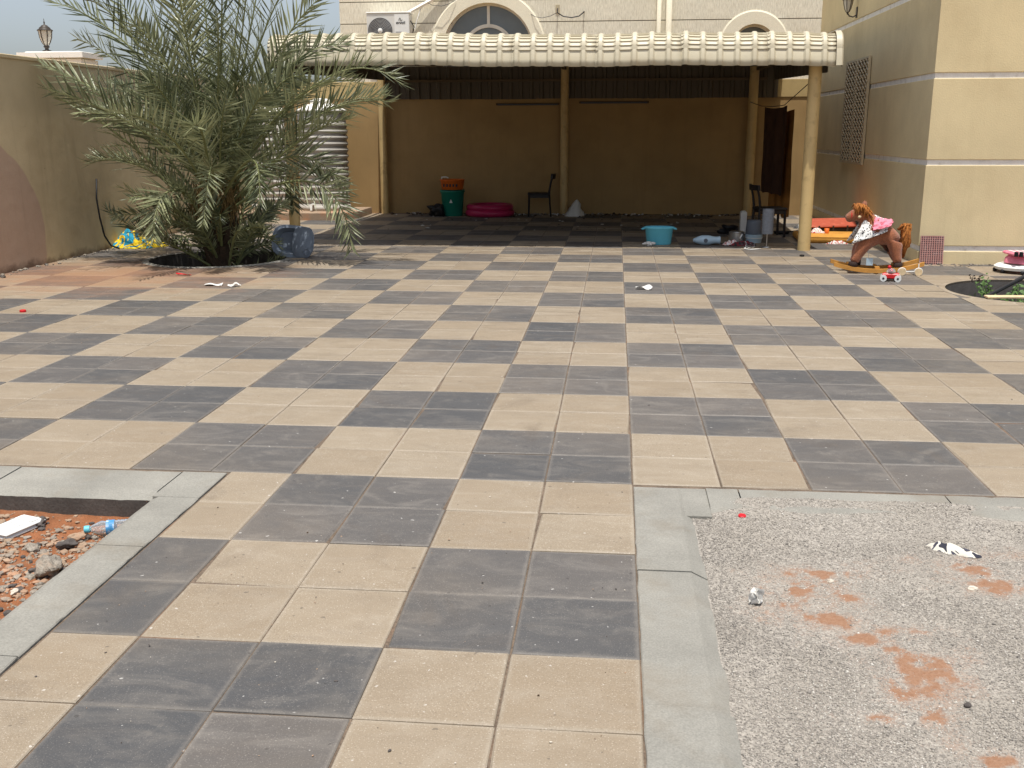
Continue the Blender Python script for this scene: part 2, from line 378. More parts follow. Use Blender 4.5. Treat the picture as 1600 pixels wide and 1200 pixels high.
def left_wall_mat():
    mt, t, P, L = nodes('left_wall_paint'); p = pos(t)
    sep = N(t, 'ShaderNodeSeparateXYZ'); L.new(p, sep.inputs[0])
    n = noi(t, p, 1.1, 5)
    col = mixc(t, rmp(t, n, .35, .7), lin((204,186,148)), lin((184,166,130)))
    # old patch repainted in a pinker tone, low near the photograph's left edge
    dy = mathn(t, 'MULTIPLY', mathn(t, 'SUBTRACT', sep.outputs[1], 7.4), .62); dz = mathn(t, 'MULTIPLY', mathn(t, 'SUBTRACT', sep.outputs[2], .35), .8)
    d = mathn(t, 'SQRT', mathn(t, 'ADD', mathn(t, 'MULTIPLY', dy, dy), mathn(t, 'MULTIPLY', dz, dz)))
    d = mathn(t, 'ADD', d, mathn(t, 'MULTIPLY', mathn(t, 'SUBTRACT', noi(t, p, 1.5, 2), .5), .12))
    col = mixc(t, rmp(t, d, .995, 1.01, .85, 0), col, lin((180,152,132)))
    low = mathn(t, 'ADD', sep.outputs[2], mathn(t, 'MULTIPLY', mathn(t, 'SUBTRACT', noi(t, p, 4, 6, .7), .5), .28))
    col = mixc(t, rmp(t, low, .0, .09, .8, 0), col, lin((96,72,54)))
    col = mixc(t, rmp(t, noi(t, p, 9, 3, .6), .70, .76, 0, .4), col, lin((120,100,76)))
    k = mathn(t, 'MULTIPLY', rmp(t, noi(t, scl(t, p, (5,5,.35)), 1.4, 6, .65), .5, .72, 0, .22), rmp(t, noi(t, p, .8, 3), .35, .65, .2, 1))
    col = mixc(t, k, col, lin((118,98,72)))
    L.new(col, P.inputs['Base Color']); P.inputs['Roughness'].default_value = .92
    b = bump(t, L, P, noi(t, p, 110, 4), .4, .004); bump(t, L, P, noi(t, p, 5, 4), .3, .02, b); return mt
M['left_wall'] = left_wall_mat()

def leaf_mat(name, a, b, trans=.2):
    mt, t, P, L = nodes(name)
    at_ = N(t, 'ShaderNodeAttribute', attribute_name='rnd')
    col = mixc(t, at_.outputs['Fac'], lin(a), lin(b)); L.new(col, P.inputs['Base Color'])
    P.inputs['Roughness'].default_value = .42; P.inputs['Specular IOR Level'].default_value = .5
    tr = N(t, 'ShaderNodeBsdfTranslucent'); L.new(col, tr.inputs[0])
    mx = N(t, 'ShaderNodeMixShader'); mx.inputs[0].default_value = trans
    L.new(P.outputs[0], mx.inputs[1]); L.new(tr.outputs[0], mx.inputs[2]); L.new(mx.outputs[0], t.nodes['Material Output'].inputs[0]); return mt
M['frond'] = leaf_mat('frond', (76,84,56), (170,173,132))
M['frond_dry'] = leaf_mat('frond_dry', (150,140,98), (206,192,142))
M['rachis'] = mk('rachis', (120,124,82), .6, .15, 9)
M['trunk'] = mk('trunk', (74,60,46), .95, .3, 9, .3, 80, .9, 50)
M['fibre'] = mk('fibre', (112,92,54), .95, .35, 20, .3, 120, .8, 60)

# ================================================================== GROUND
PX0, PX1, PYB = -7.0, 7.2, 17.0
PITS = [(-5.08, 9.62, .84), (4.05, 7.66, .82)]
def in_pit(x, y, g=0): return any((x-a)**2+(y-b)**2 < (r+g)**2 for a,b,r in PITS)

g = MB().add([(-900,-900,-.6),(900,-900,-.6),(900,900,-.6),(-900,900,-.6)], [(0,1,2,3)])
struct(link('ground', g.mesh('ground', M['desert'])))

bed = MB(); st = .1
def bedcell(x0, x1, y0, y1): bed.add([(x0,y0,-.005),(x1,y0,-.005),(x1,y1,-.005),(x0,y1,-.005)], [(0,1,2,3)])
nx, ny = int((PX1-PX0)/st), int((PYB-1.55)/st)+1
for j in range(ny):
    y0 = 1.55+j*st; run = None
    for i in range(nx+1):
        x0 = PX0+i*st
        ok = i < nx and not in_pit(x0+st/2, y0+st/2, .08)
        if ok and run is None: run = x0
        if not ok and run is not None: bedcell(run, x0, y0, y0+st); run = None
bedcell(-1.905, .01, -3.4, 1.55)
paving = struct(link('paving', bed.mesh('paving', M['bed'])))

GAP, TH, CH = .005, .05, .0035
def tile_mesh(mb, w, d, cx=0, cy=0, z=0, mi=0):
    x0,x1,y0,y1 = cx-w/2+GAP/2, cx+w/2-GAP/2, cy-d/2+GAP/2, cy+d/2-GAP/2
    c = CH; zt = z
    return mb.add([(x0,y0,zt-TH),(x1,y0,zt-TH),(x1,y1,zt-TH),(x0,y1,zt-TH),(x0,y0,zt-c),(x1,y0,zt-c),(x1,y1,zt-c),(x0,y1,zt-c),
            (x0+c,y0+c,zt),(x1-c,y0+c,zt),(x1-c,y1-c,zt),(x0+c,y1-c,zt)],
            [(0,1,5,4),(1,2,6,5),(2,3,7,6),(3,0,4,7),(4,5,9,8),(5,6,10,9),(6,7,11,10),(7,4,8,11),(8,9,10,11)], mi)
tl = [tile_mesh(MB(), .4, .4).mesh('tile_light', M['tile_light']), tile_mesh(MB(), .4, .4).mesh('tile_dark', M['tile_dark'])]
tcut = [tile_mesh(MB(), .3, .4).mesh('tile_light_cut', M['tile_light']), tile_mesh(MB(), .3, .4).mesh('tile_dark_cut', M['tile_dark'])]
def chipped(mt, c, d):
    mb = tile_mesh(MB(), .4, .4); x, y, z = mb.v[8+c]; mb.v[8+c] = (x*(1-d), y*(1-d*.7), z)
    x, y, z = mb.v[4+c]; mb.v[4+c] = (x*(1-d*.5), y*(1-d*.5), z-.006); return mb.mesh('tile_chipped', mt)
chips = [[chipped(M['tile_light'], c, d) for c,d in ((0,.07),(1,.05),(2,.09),(3,.06))], [chipped(M['tile_dark'], c, d) for c,d in ((0,.06),(1,.09),(2,.05),(3,.07))]]
rng = random.Random(7)
cand = []
for j in range(-8, 43):
    for i in range(-18, 18):
        x, y = i*.4+.2, j*.4+.2
        dark = (math.floor(x/.8)+math.floor(y/.8)) % 2
        wdt = .4
        if y < 1.6:
            if x > 0 or x < -2.0: continue
            if x < -1.6: wdt = .3; x = -1.75
        if y > 16.95 or x < -7.0-.2: continue
        if y > 9.8 and x > 3.5: continue
        v = Vector((x,y,0))-CP; z = v.dot(_f)
        if z < .5: continue
        u_, v_ = 800+FPX*v.dot(CR)/z, 600-FPX*v.dot(CU)/z
        inf = -90 < u_ < 1690 and v_ < 1330
        cand.append((not inf, z**3, x, y, dark, wdt))
cand.sort()
rest = MB(); nt_ = 0
for k, (outf, zz, x, y, dark, wdt) in enumerate(cand):
    dz = rng.uniform(-.0016,.0022); tx, ty = rng.gauss(0,.0034), rng.gauss(0,.0034)
    near = any(math.hypot(x-a, y-b) < r+.36 for a,b,r in PITS)
    if nt_ < 298 and not outf and not near:
        o = link('tile', (tcut[dark] if wdt < .4 else (rng.choice(chips[dark]) if rng.random() < .22 else tl[dark])), paving, (x+rng.gauss(0,.0011), y+rng.gauss(0,.0011), dz), (tx,ty,rng.gauss(0,.0012))); nt_ += 1
    elif near:
        s = .4/16
        for a in range(16):
            for b in range(16):
                cx, cy = x-.2+s*(a+.5), y-.2+s*(b+.5)
                if in_pit(cx, cy, .03) or a in (0,15) and False: continue
                q = GAP/2
                x0 = cx-s/2+(q if a==0 else 0); x1 = cx+s/2-(q if a==15 else 0); y0 = cy-s/2+(q if b==0 else 0); y1 = cy+s/2-(q if b==15 else 0)
                rest.add([(x0,y0,dz),(x1,y0,dz),(x1,y1,dz),(x0,y1,dz)], [(0,1,2,3)], dark)
    elif not outf or (-7.4 < x < 7 and y < 17):
        tile_mesh(rest, wdt, .4, x, y, dz, dark)
r_ = link('distant_tiles', rest.mesh('distant_tiles', [M['tile_light'], M['tile_dark']]), paving); stuff(r_)

# tree pits: concrete collar, shaft and soil
def pit(cx, cy, r, label, depth, soilm, cm, cw):
    t_ = thing('tree_pit', label, 'tree pit', (cx, cy, 0))
    mb = MB(); mb.lathe([(r,-.02),(r,.004),(r+.01,.008),(r+cw,.008),(r+cw+.012,.002),(r+cw+.012,-.02)], seg=72, cap=False)
    hard(part('collar', mb, M[cm], t_))
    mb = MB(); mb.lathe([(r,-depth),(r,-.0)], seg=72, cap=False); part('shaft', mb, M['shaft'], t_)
    mb = MB(); rr = [0,.2,.4,.6,.8,1.0]
    vs = [(0,0,-depth+.05)]; fs = []
    for i, q in enumerate(rr[1:]):
        for k in range(40):
            a = 2*math.pi*k/40; vs.append((r*q*math.cos(a), r*q*math.sin(a), -depth+.06*mnoise.noise(Vector((q*3*math.cos(a)+cx, q*3*math.sin(a), cy)))))
    for k in range(40): fs.append((0, 1+k, 1+(k+1)%40))
    for i in range(4):
        for k in range(40): fs.append((1+i*40+k, 1+(i+1)*40+k, 1+(i+1)*40+(k+1)%40, 1+i*40+(k+1)%40))
    part('soil', mb.add(vs, fs), soilm, t_, True)
    return t_
pit(*PITS[0], 'round sunken tree pit in the paving under the date palm', .45, M['soil_dark'], 'kerb', .07)
pit(*PITS[1], 'round sunken tree pit with weeds in front of the beige villa', .40, M['soil_dark'], 'tile_light', .05)

# kerbs
def kerb_stone(parent, x0, x1, y0, y1, side, z=0., zb=-.3, ch=.03, cw=.05):
    # flat-topped kerb stone whose inner edge (towards the bed) is sloped
    g_ = .003; x0 += g_; x1 -= g_; y0 += g_; y1 -= g_
    if side == '+x': prof = [(x0,zb),(x0,z-.004),(x0+.004,z),(x1-cw,z),(x1,z-ch),(x1,zb)]
    elif side == '-x': prof = [(x0,zb),(x0,z-ch*.5),(x0+cw*.6,z),(x1-.004,z),(x1,z-.004),(x1,zb)]
    if side in ('+x','-x'):
        a = [(p,y0,q) for p,q in prof]; b = [(p,y1,q) for p,q in prof]
    else:
        prof = [(y0,zb),(y0,z-ch),(y0+cw,z),(y1-.004,z),(y1,z-.004),(y1,zb)]
        a = [(x1,p,q) for p,q in prof]; b = [(x0,p,q) for p,q in prof]
    n = len(prof); ns = 28; A = [Vector(q) for q in a]; B_ = [Vector(q) for q in b]; vs = []
    for i in range(ns+1):
        for k in range(n):
            p = A[k].lerp(B_[k], i/ns)
            if 0 < k < n-1:                # worn, slightly chipped arrises
                w1 = mnoise.noise(p*9)*.0035 + min(0, mnoise.noise(p*31+Vector((5,5,5)))+.25)*.012
                p = p + Vector((w1 if side in ('+x','-x') and k in (1,n-2) else 0, w1 if side == '-y' and k in (1,n-2) else 0, -abs(w1)*.6 if k in (2,n-3) else 0))
            vs.append(p)
    fs = [tuple(range(n)), tuple(ns*n+k for k in range(n-1,-1,-1))]; mi = [0,0]
    for i in range(ns):
        for k in range(n):
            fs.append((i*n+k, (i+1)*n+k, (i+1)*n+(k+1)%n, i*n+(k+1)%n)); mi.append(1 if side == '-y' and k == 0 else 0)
    mb = MB(); mb.v = [tuple(v) for v in vs]; mb.f = fs; mb.m = mi
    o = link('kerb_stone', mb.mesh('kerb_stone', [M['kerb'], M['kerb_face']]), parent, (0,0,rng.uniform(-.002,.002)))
    bm = bmesh.new(); bm.from_mesh(o.data); bmesh.ops.recalc_face_normals(bm, faces=bm.faces); bm.to_mesh(o.data); bm.free(); return o
kl = thing('planter_kerb', 'concrete kerb round the red soil bed on the left', 'kerb'); 
ys = [-1.9,-1.05,-.17,.69,1.235]
for a,b in zip(ys,ys[1:]): kerb_stone(kl, -2.125, -1.905, a, b, '-x', .004)
xs = [-5.5,-4.6,-3.75,-2.93,-2.08+.0]
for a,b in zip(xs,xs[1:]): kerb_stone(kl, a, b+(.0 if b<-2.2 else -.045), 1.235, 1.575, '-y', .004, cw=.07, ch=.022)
link('kerb_stone', MB().cbox(-2.122,-1.908,1.238,1.572,-.3,.004,.003).mesh('kerb_stone', M['kerb']), kl)
kr = thing('gravel_kerb', 'concrete kerb along the grey gravel bed on the right', 'kerb')
ys = [-2.1,-1.16,-.255,.653,1.555]
for a,b in zip(ys,ys[1:]): kerb_stone(kr, .0, .262, a, b, '+x', .003, cw=.06, ch=.03)
link('mortar_patch', MB().cbox(.20,.328,1.24,1.578,-.2,-.0045,.003).mesh('mortar_patch', M['kerb']), kr)
xs = [.325,.47,1.37,2.27,3.17,4.07,4.97]
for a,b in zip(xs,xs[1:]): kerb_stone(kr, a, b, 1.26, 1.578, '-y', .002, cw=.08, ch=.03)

# gravel bed on the right
SANDP = [(1330,930,.05,.03),(1385,1050,.04,.05),(1275,888,.15,.05),(1250,915,.12,.05),(1235,938,.09,.045),(1205,948,.05,.03),(1300,895,.09,.04),(1290,955,.11,.06),(1420,983,.10,.03),(1405,1010,.06,.05),(1425,1040,.07,.10),(1465,1035,.09,.07),(1430,1075,.08,.045),(1455,1110,.05,.06),(1390,1113,.08,.02),(1345,990,.06,.03),
         (1540,908,.14,.045),(1575,862,.09,.03),(1500,885,.13,.05),(1560,1180,.08,.02)]
SP = [(gp(x,y), a*1.0, b*1.5) for x,y,a,b in SANDP]
def sandmask(x, y):
    k = 0; kb = 0
    nn = mnoise.noise(Vector((x*5,y*5,3)))*.45 + mnoise.noise(Vector((x*13,y*13,7)))*.35 + mnoise.noise(Vector((x*33,y*33,1)))*.34
    for p,a,b in SP:
        d = math.hypot((x-p.x)/a, (y-p.y)/b) + nn*2.3 + .12
        k = max(k, min(1, max(0, (1.0-d)/.9)))
        kb = max(kb, min(1, max(0, (2.6-math.hypot((x-p.x)/a, (y-p.y)/b)-nn*2.5)/2.2)))
    return max(k, kb*.34)
GX0, GX1, GY0, GY1 = .245, 3.4, -1.2, 1.46
def gz(x, y):
    z = -.020 + .012*mnoise.noise(Vector((x*1.3,y*1.3,9))) + .007*mnoise.noise(Vector((x*5,y*5,2)))+.003*mnoise.noise(Vector((x*17,y*17,2)))
    if y > 1.1: z += .028*min(1,max(0,(y-1.1)/.3))*(.75+.8*mnoise.noise(Vector((x*2.1+3,y,5)))) - .03*max(0,(x-.9)*.35)*min(1,(y-1.1)/.25)
    if x < .34: z += .012*(.34-x)/.1*mnoise.noise(Vector((1,y*3,4)))
    return z
def gravel_mat():
    mt, t, P, L = nodes('gravel_base'); p = pos(t)
    a = N(t, 'ShaderNodeAttribute', attribute_name='sand')
    vo = N(t, 'ShaderNodeTexVoronoi', i_Scale=150.0); L.new(p, vo.inputs['Vector'])
    s2 = N(t, 'ShaderNodeSeparateColor'); L.new(vo.outputs['Color'], s2.inputs[0])
    col = mixc(t, s2.outputs[0], lin((124,118,110)), lin((174,166,154)))
    col = mixc(t, rmp(t, noi(t, p, 3, 5), .4, .65, 0, .45), col, lin((146,138,126)))
    sc_ = mixc(t, rmp(t, noi(t, p, 60, 4), .3, .7), lin((138,94,63)), lin((148,110,82)))
    fz = mathn(t, 'ADD', a.outputs['Fac'], mathn(t, 'MULTIPLY', mathn(t, 'SUBTRACT', noi(t, p, 90, 4, .7), .5), 1.1))
    fz = mathn(t, 'ADD', fz, mathn(t, 'MULTIPLY', mathn(t, 'SUBTRACT', noi(t, p, 14, 4, .6), .5), .7))
    fz = mathn(t, 'MULTIPLY', rmp(t, fz, .15, .8, 0, .88), rmp(t, a.outputs['Fac'], .0, .12))
    col = mixc(t, fz, col, sc_)
    L.new(col, P.inputs['Base Color']); P.inputs['Roughness'].default_value = .95
    bump(t, L, P, vo.outputs['Distance'], .6, .006); return mt
M['gravel_base'] = gravel_mat()
def stone_mat():
    mt, t, P, L = nodes('gravel_stone'); a = N(t, 'ShaderNodeAttribute', attribute_name='rnd')
    r = N(t, 'ShaderNodeValToRGB'); el = r.color_ramp.elements
    cs = [(0,(104,99,93)),(.25,(132,126,118)),(.55,(154,147,137)),(.8,(172,165,154)),(1,(206,200,190))]
    while len(el) < len(cs): el.new(.5)
    for i,(q,c) in enumerate(cs): el[i].position = q; el[i].color = (*lin(c),1)
    L.new(a.outputs['Fac'], r.inputs[0]); L.new(r.outputs[0], P.inputs['Base Color']); P.inputs['Roughness'].default_value = .85; return mt
M['gravel_stone'] = stone_mat()
st = .016; nx = int((GX1-GX0)/st)+1; ny = int((GY1-GY0)/st)+1
vv = []; sa = []
for j in range(ny):
    for i in range(nx):
        x, y = GX0+i*st, GY0+j*st
        if x > 2.4: s_ = 0
        else: s_ = sandmask(x, y)
        vv.append((x,y,gz(x,y)+.004*s_)); sa.append(s_)
ff = [(j*nx+i, j*nx+i+1, (j+1)*nx+i+1, (j+1)*nx+i) for j in range(ny-1) for i in range(nx-1)]
gm = bpy.data.meshes.new('gravel_bed'); gm.from_pydata(vv, [], ff); gm.materials.append(M['gravel_base'])
gm.polygons.foreach_set('use_smooth', [True]*len(ff))
at_ = gm.attributes.new('sand', 'FLOAT', 'POINT'); at_.data.foreach_set('value', sa)
struct(link('gravel_bed', gm))
# filler below
struct(link('gravel_sub_base', MB().box(.25, 7.2, -4, 1.3, -.3, -.09).mesh('gravel_sub_base', M['desert'])))
def scatter_stones(name, pts, sizes, rnds, mat, seed):
    rs = np.random.RandomState(seed); n = len(pts); pts = np.array(pts); s = np.array(sizes)[:,None,None]
    base = np.array([(1,0,0),(0,1,0),(-1,0,0),(0,-1,0),(0,0,1),(0,0,-1)], float)
    V = base[None]*(1+rs.uniform(-.35,.35,(n,6,1)))*np.array([1,1,.75])
    a = rs.uniform(0,6.28,n); b = rs.uniform(-.7,.7,n); ca,sa_,cb,sb = np.cos(a),np.sin(a),np.cos(b),np.sin(b)
    X = V[...,0]*cb[:,None]-V[...,2]*sb[:,None]; Z = V[...,0]*sb[:,None]+V[...,2]*cb[:,None]; Y = V[...,1]
    V = np.stack([X*ca[:,None]-Y*sa_[:,None], X*sa_[:,None]+Y*ca[:,None], Z], -1)*s + pts[:,None,:]
    F = np.array([(0,1,4),(1,2,4),(2,3,4),(3,0,4),(1,0,5),(2,1,5),(3,2,5),(0,3,5)])
    F = (F[None]+6*np.arange(n)[:,None,None]).reshape(-1)
    me = bpy.data.meshes.new(name); me.vertices.add(6*n); me.vertices.foreach_set('co', V.reshape(-1))
    me.loops.add(len(F)); me.loops.foreach_set('vertex_index', F)
    me.polygons.add(8*n); me.polygons.foreach_set('loop_start', np.arange(0,24*n,3)); me.polygons.foreach_set('loop_total', np.full(8*n,3))
    me.update(calc_edges=True); me.validate()
    at_ = me.attributes.new('rnd', 'FLOAT', 'POINT'); at_.data.foreach_set('value', np.repeat(np.array(rnds),6))
    me.materials.append(mat); return stuff(link(name, me))
rs = random.Random(11); pts=[]; sz=[]; rn=[]
while len(pts) < 95000:
    y = GY0+.45 + (GY1-GY0-.45)*rs.random(); x = GX0+.01+(min(GX1, 1.05+ (y+.6)*.42 +.4)-GX0)*rs.random()
    dens = .62+.6*mnoise.noise(Vector((x*2.3,y*3.1,4)))
    if y > 1.27 and rs.random() > .5+1.2*mnoise.noise(Vector((x*2.1+3,y,5))) - max(0,(x-.9)*.9): continue
    s_ = sandmask(x, y)
    if rs.random() > dens or rs.random() < s_*.66: continue
    r = .0014+.0026*rs.random()**2+(.004*rs.random() if rs.random()<.012 else 0)
    pts.append((x,y,gz(x,y)+r*.35)); sz.append(r)
    rn.append(min(1,max(0,rs.gauss(.55+.25*mnoise.noise(Vector((x*1.7,y*2.6,8))),.22))))
scatter_stones('gravel_stones', pts, sz, rn, M['gravel_stone'], 3)

# red soil bed on the left
SX0, SX1, SY0, SY1 = -4.2, -2.11, -1.6, 1.25
st = .03; nx = int((SX1-SX0)/st)+1; ny = int((SY1-SY0)/st)+1
def sz_(x, y): return -.095+.012*mnoise.noise(Vector((x*2,y*2,1)))+.008*mnoise.noise(Vector((x*7,y*7,1)))+.004*mnoise.noise(Vector((x*20,y*20,1)))
vv = [(SX0+i*st, SY0+j*st, sz_(SX0+i*st, SY0+j*st)) for j in range(ny) for i in range(nx)]
ff = [(j*nx+i, j*nx+i+1, (j+1)*nx+i+1, (j+1)*nx+i) for j in range(ny-1) for i in range(nx-1)]
sm = bpy.data.meshes.new('soil_bed'); sm.from_pydata(vv, [], ff); sm.materials.append(M['soil_red']); sm.polygons.foreach_set('use_smooth', [True]*len(ff))
struct(link('soil_bed', sm))
rs = random.Random(5); rub = MB()
for k in range(6000):
    x = rs.uniform(-3.0,-2.11); y = rs.uniform(-.35,1.21)
    # stones lie in a band that runs across the bed, thicker by the back kerb
    c_ = .62+.25*(x+2.5); d = abs(y-c_)
    if rs.random() > math.exp(-(d/.33)**2)*.95+.10: continue
    r = .004+.015*rs.random()**3
    rub.blob((x,y,sz_(x,y)+r*.3), (r*rs.uniform(.8,1.4), r, r*rs.uniform(.5,.8)), 0, .35, k, 0 if rs.random()<.45 else (1 if rs.random()<.85 else 2), rot=rs.uniform(0,6))
stuff(link('rubble', rub.mesh('rubble', [M['stone_grey'],M['concrete'],M['stone_dark']])))
def rock(px, py, r, mat, label, seed, flat=.6):
    p = gp(px, py, -.085); mb = MB().blob((p.x,p.y,-.09+r*flat*.75), (r*1.25,r*.85,r*flat), 2, .45, seed, rot=seed*.7)
    solo('stone', mb, mat, label, 'stone', group='loose stones in the red soil bed')
rock(78, 893, .055, M['stone_grey'], 'large pale concrete chunk lying against the left kerb', 3)
rock(57, 893, .022, M['stone_dark'], 'small dark stone just left of the large concrete chunk', 5)
rock(50, 858, .026, M['stone_grey'], 'round grey stone behind the large concrete chunk', 8)
rock(105, 854, .032, M['stone_dark'], 'dark flat stone between the bottle and the large chunk', 9)
rock(63, 820, .030, M['stone_dark'], 'dark grey stone beside the white foam box', 12)
rock(120, 842, .026, M['concrete'], 'tan stone just in front of the plastic bottle cap', 14)
rock(65, 916, .016, M['stone_grey'], 'small tan stone in front of the large concrete chunk', 15)
rock(22, 925, .014, M['stone_pale'], 'small white stone on bare red soil near the left edge', 16)

# ================================================================== WALLS AND BUILDINGS
t_ = thing('boundary_wall', 'long shaded beige boundary wall along the left side of the yard', 'wall', (-7.1, 8, 0))
mb = MB().box(-7.25, -7.0, -3.0, 17.2, -.4, 2.37); part('wall_face', mb, M['left_wall'], t_, world=True)
mb = MB().cbox(-7.27, -6.985, -3.0, 17.2, 2.372, 2.42, .008); part('coping', mb, M['left_wall'], t_, world=True)
t_ = thing('rear_wall', 'ochre rear wall behind the carport and the water tanks', 'wall', (-1.5, 17.1, 0))
mb = MB().box(-6.998, 3.70, 17.0, 17.2, -.4, 2.14); part('wall_face', mb, M['wall_yellow'], t_, world=True)
mb = MB().cbox(-6.998, 3.70, 16.985, 17.215, 2.143, 2.46, .006); part('top_band', mb, M['wall_band'], t_, world=True)

# --- cream house behind
HY = 20.0
t_ = thing('cream_house', 'cream plastered house with arched windows behind the carport', 'house', (0, 20, 0))
ARCH = [(at(762,57,HY).x, at(762,80,HY).z, .985), (at(1178,57,HY).x, at(1178,72.5,HY).z, .45)]
GZ = [at(530,38,HY).z-.445*k for k in (2,1,0,-1,-2,-3,-4,-5)]
GZ.sort(); X0, X1 = at(531,30,HY).x, 6.6
def wall_strip(z0, z1, name):
    mb = MB(); n = 24
    zs = [z0+(z1-z0)*k/n for k in range(n+1)]
    def spans(z):
        cut = []
        for (cx, cz, r) in ARCH:
            h = r if z < cz else (math.sqrt(r*r-(z-cz)**2) if z-cz < r else 0)
            cut.append((cx-h, cx+h))
        xs = [X0]
        for a,b in cut: xs += [a,b]
        xs.append(X1); return xs
    for a,b in zip(zs,zs[1:]):
        sa,sb = spans(a), spans(b)
        for k in range(0,6,2):
            mb.add([(sa[k],HY,a),(sa[k+1],HY,a),(sb[k+1],HY,b),(sb[k],HY,b)], [(0,1,2,3)])
            # reveals
            if k < 4: mb.add([(sa[k+1],HY,a),(sa[k+1],HY+.22,a),(sb[k+1],HY+.22,b),(sb[k+1],HY,b)], [(0,1,2,3)])
            if k > 0: mb.add([(sa[k],HY+.22,a),(sa[k],HY,a),(sb[k],HY,b),(sb[k],HY+.22,b)], [(0,1,2,3)])
    for z, q in ((z0,0),(z1,1)):
        s_ = spans(z)
        for k in range(0,6,2):
            if not any(abs(s_[k]-a) > 1e9 for a in s_): mb.add([(s_[k],HY,z),(s_[k+1],HY,z),(s_[k+1],HY+.03,z),(s_[k],HY+.03,z)], [(0,1,2,3)] if q else [(3,2,1,0)])
    mb.add([(X0,HY,z0),(X0,HY,z1),(X0,HY+.3,z1),(X0,HY+.3,z0)], [(0,1,2,3)])
    part(name, mb, M['cream'], t_, world=True)
zz = [0]+GZ+[GZ[-1]+.445]
for a,b in zip(zz,zz[1:]): wall_strip(a+.009, b-.009, 'wall_course')
mb = MB()
for z in GZ:      # recessed joint lines
    xs = [X0]
    for (cx,cz,r) in ARCH:
        h = r if z < cz else (math.sqrt(r*r-(z-cz)**2) if z-cz < r else 0); xs += [cx-h, cx+h]
    xs.append(X1)
    for k in range(0,6,2): mb.add([(xs[k],HY+.024,z-.012),(xs[k+1],HY+.024,z-.012),(xs[k+1],HY+.024,z+.012),(xs[k],HY+.024,z+.012)], [(0,1,2,3)])
part('joint_lines', mb, M['groove'], t_, world=True)
mb = MB().box(X0+.01, X1, HY+.25, HY+8, 0, zz[-1]); part('core', mb, M['cream'], t_, world=True)
def arch_window(cx, cz, r, ring, big):
    n = 48; mb = MB()
    prof = [(r-.004,.003),(r-.004,-.028),(r+ring-.03,-.03),(r+ring,-.012),(r+ring,.003)]
    vs = []; fs = []
    for k in range(n+1):
        a = math.pi*k/n - 0
        for (q, yy) in prof: vs.append((cx+q*math.cos(a), HY+yy, cz+q*math.sin(a)))
    m_ = len(prof)
    for k in range(n):
        for j in range(m_-1): fs.append((k*m_+j, k*m_+j+1, (k+1)*m_+j+1, (k+1)*m_+j))
    hard(part('arch_surround', mb.add(vs, fs), M['cream_trim'], t_, world=True), 30)
    wdw = MB(); pts = [(cx+r*1.02*math.cos(math.pi*k/n), HY+.19, cz+r*1.02*math.sin(math.pi*k/n)) for k in range(n+1)]
    pts += [(cx-r*1.02,HY+.19,cz-.6),(cx+r*1.02,HY+.19,cz-.6)]
    wp = part('window', wdw.add(pts, [tuple(range(len(pts)))]), M['glass_dark'], t_, world=True)
    def arcbar(rr, wd, dp):
        b = MB(); vs = []; fs = []
        for k in range(n+1):
            a = math.pi*k/n
            for q,yy in ((rr-wd/2,0),(rr-wd/2,-dp),(rr+wd/2,-dp),(rr+wd/2,0)): vs.append((cx+q*math.cos(a), HY+.188+yy, cz+q*math.sin(a)))
        for k in range(n):
            for j in range(3): fs.append((k*4+j, k*4+j+1, (k+1)*4+j+1, (k+1)*4+j))
        return b.add(vs, fs)
    l = t_.location
    def sub(name, mb): 
        mb.v = [(v[0]-l.x,v[1]-l.y,v[2]-l.z) for v in mb.v]; return link(name, mb.mesh(name, M['frame_white']), wp)
    sub('window_frame', arcbar(r-.02, .05, .05))
    if big:
        sub('mullion', arcbar(r*.54, .07, .035))
        sub('mullion', MB().box(cx-.03, cx+.03, HY+.155, HY+.187, cz+r*.54, cz+r-.03))
        for s in (-1,1):
            sub('mullion', MB().box(cx+s*r*.71-.28, cx+s*r*.71+.28, HY+.157, HY+.186, cz-.03, cz+.03))
arch_window(*ARCH[0], .27, True); arch_window(*ARCH[1], .27, False)

# air conditioner on the house wall
p0, p1 = at(572.5,19,19.62), at(640,57,19.62)
ax0, ax1, az1 = p0.x, p1.x, p0.z; az0 = az1-.58
t_ = thing('air_conditioner', 'white outdoor air conditioner unit on the cream house wall', 'air conditioner', ((ax0+ax1)/2, 19.62, az0))
mb = MB().cbox(ax0, ax1, 19.62, 19.95, az0, az1-.03, .012); part('casing', mb, M['offwhite'], t_, world=True)
mb = MB().cbox(ax0-.012, ax1+.012, 19.605, 19.96, az1-.029, az1, .008); part('lid', mb, M['white_plastic'], t_, world=True)
fc = at(594.5,48,19.62); fr = .262
mb = MB().lathe([(0,0),(fr,0),(fr,.012),(0,.012)], seg=48)
mb.v = [(fc.x+v[0], 19.618-v[2], fc.z+v[1]) for v in mb.v]; part('fan_opening', mb, M['black'], t_, world=True)
for k in range(9):
    mb = MB().torus((fc.x, 19.600, fc.z), .055+k*.0258, .0055, 'y', 48, 6); part('grille_ring', mb, M['grille_grey'], t_, world=True)
mb = MB().lathe([(0,0),(.045,0),(.05,.006),(.0,.02)], seg=24)
mb.v = [(fc.x+v[0], 19.594-v[2], fc.z+v[1]) for v in mb.v]; part('hub', mb, M['white_plastic'], t_, world=True)
px = at(616.5,40,19.62).x
mb = MB().cbox(px, ax1-.01, 19.612, 19.63, az0+.02, az1-.045, .004); part('side_panel', mb, M['white_plastic'], t_, world=True)
mb = MB().box(px+.02, ax1-.1, 19.609, 19.6115, at(630,50,19.62).z-.004, at(630,50,19.62).z+.004); part('seam', mb, M['grey_plastic'], t_, world=True)
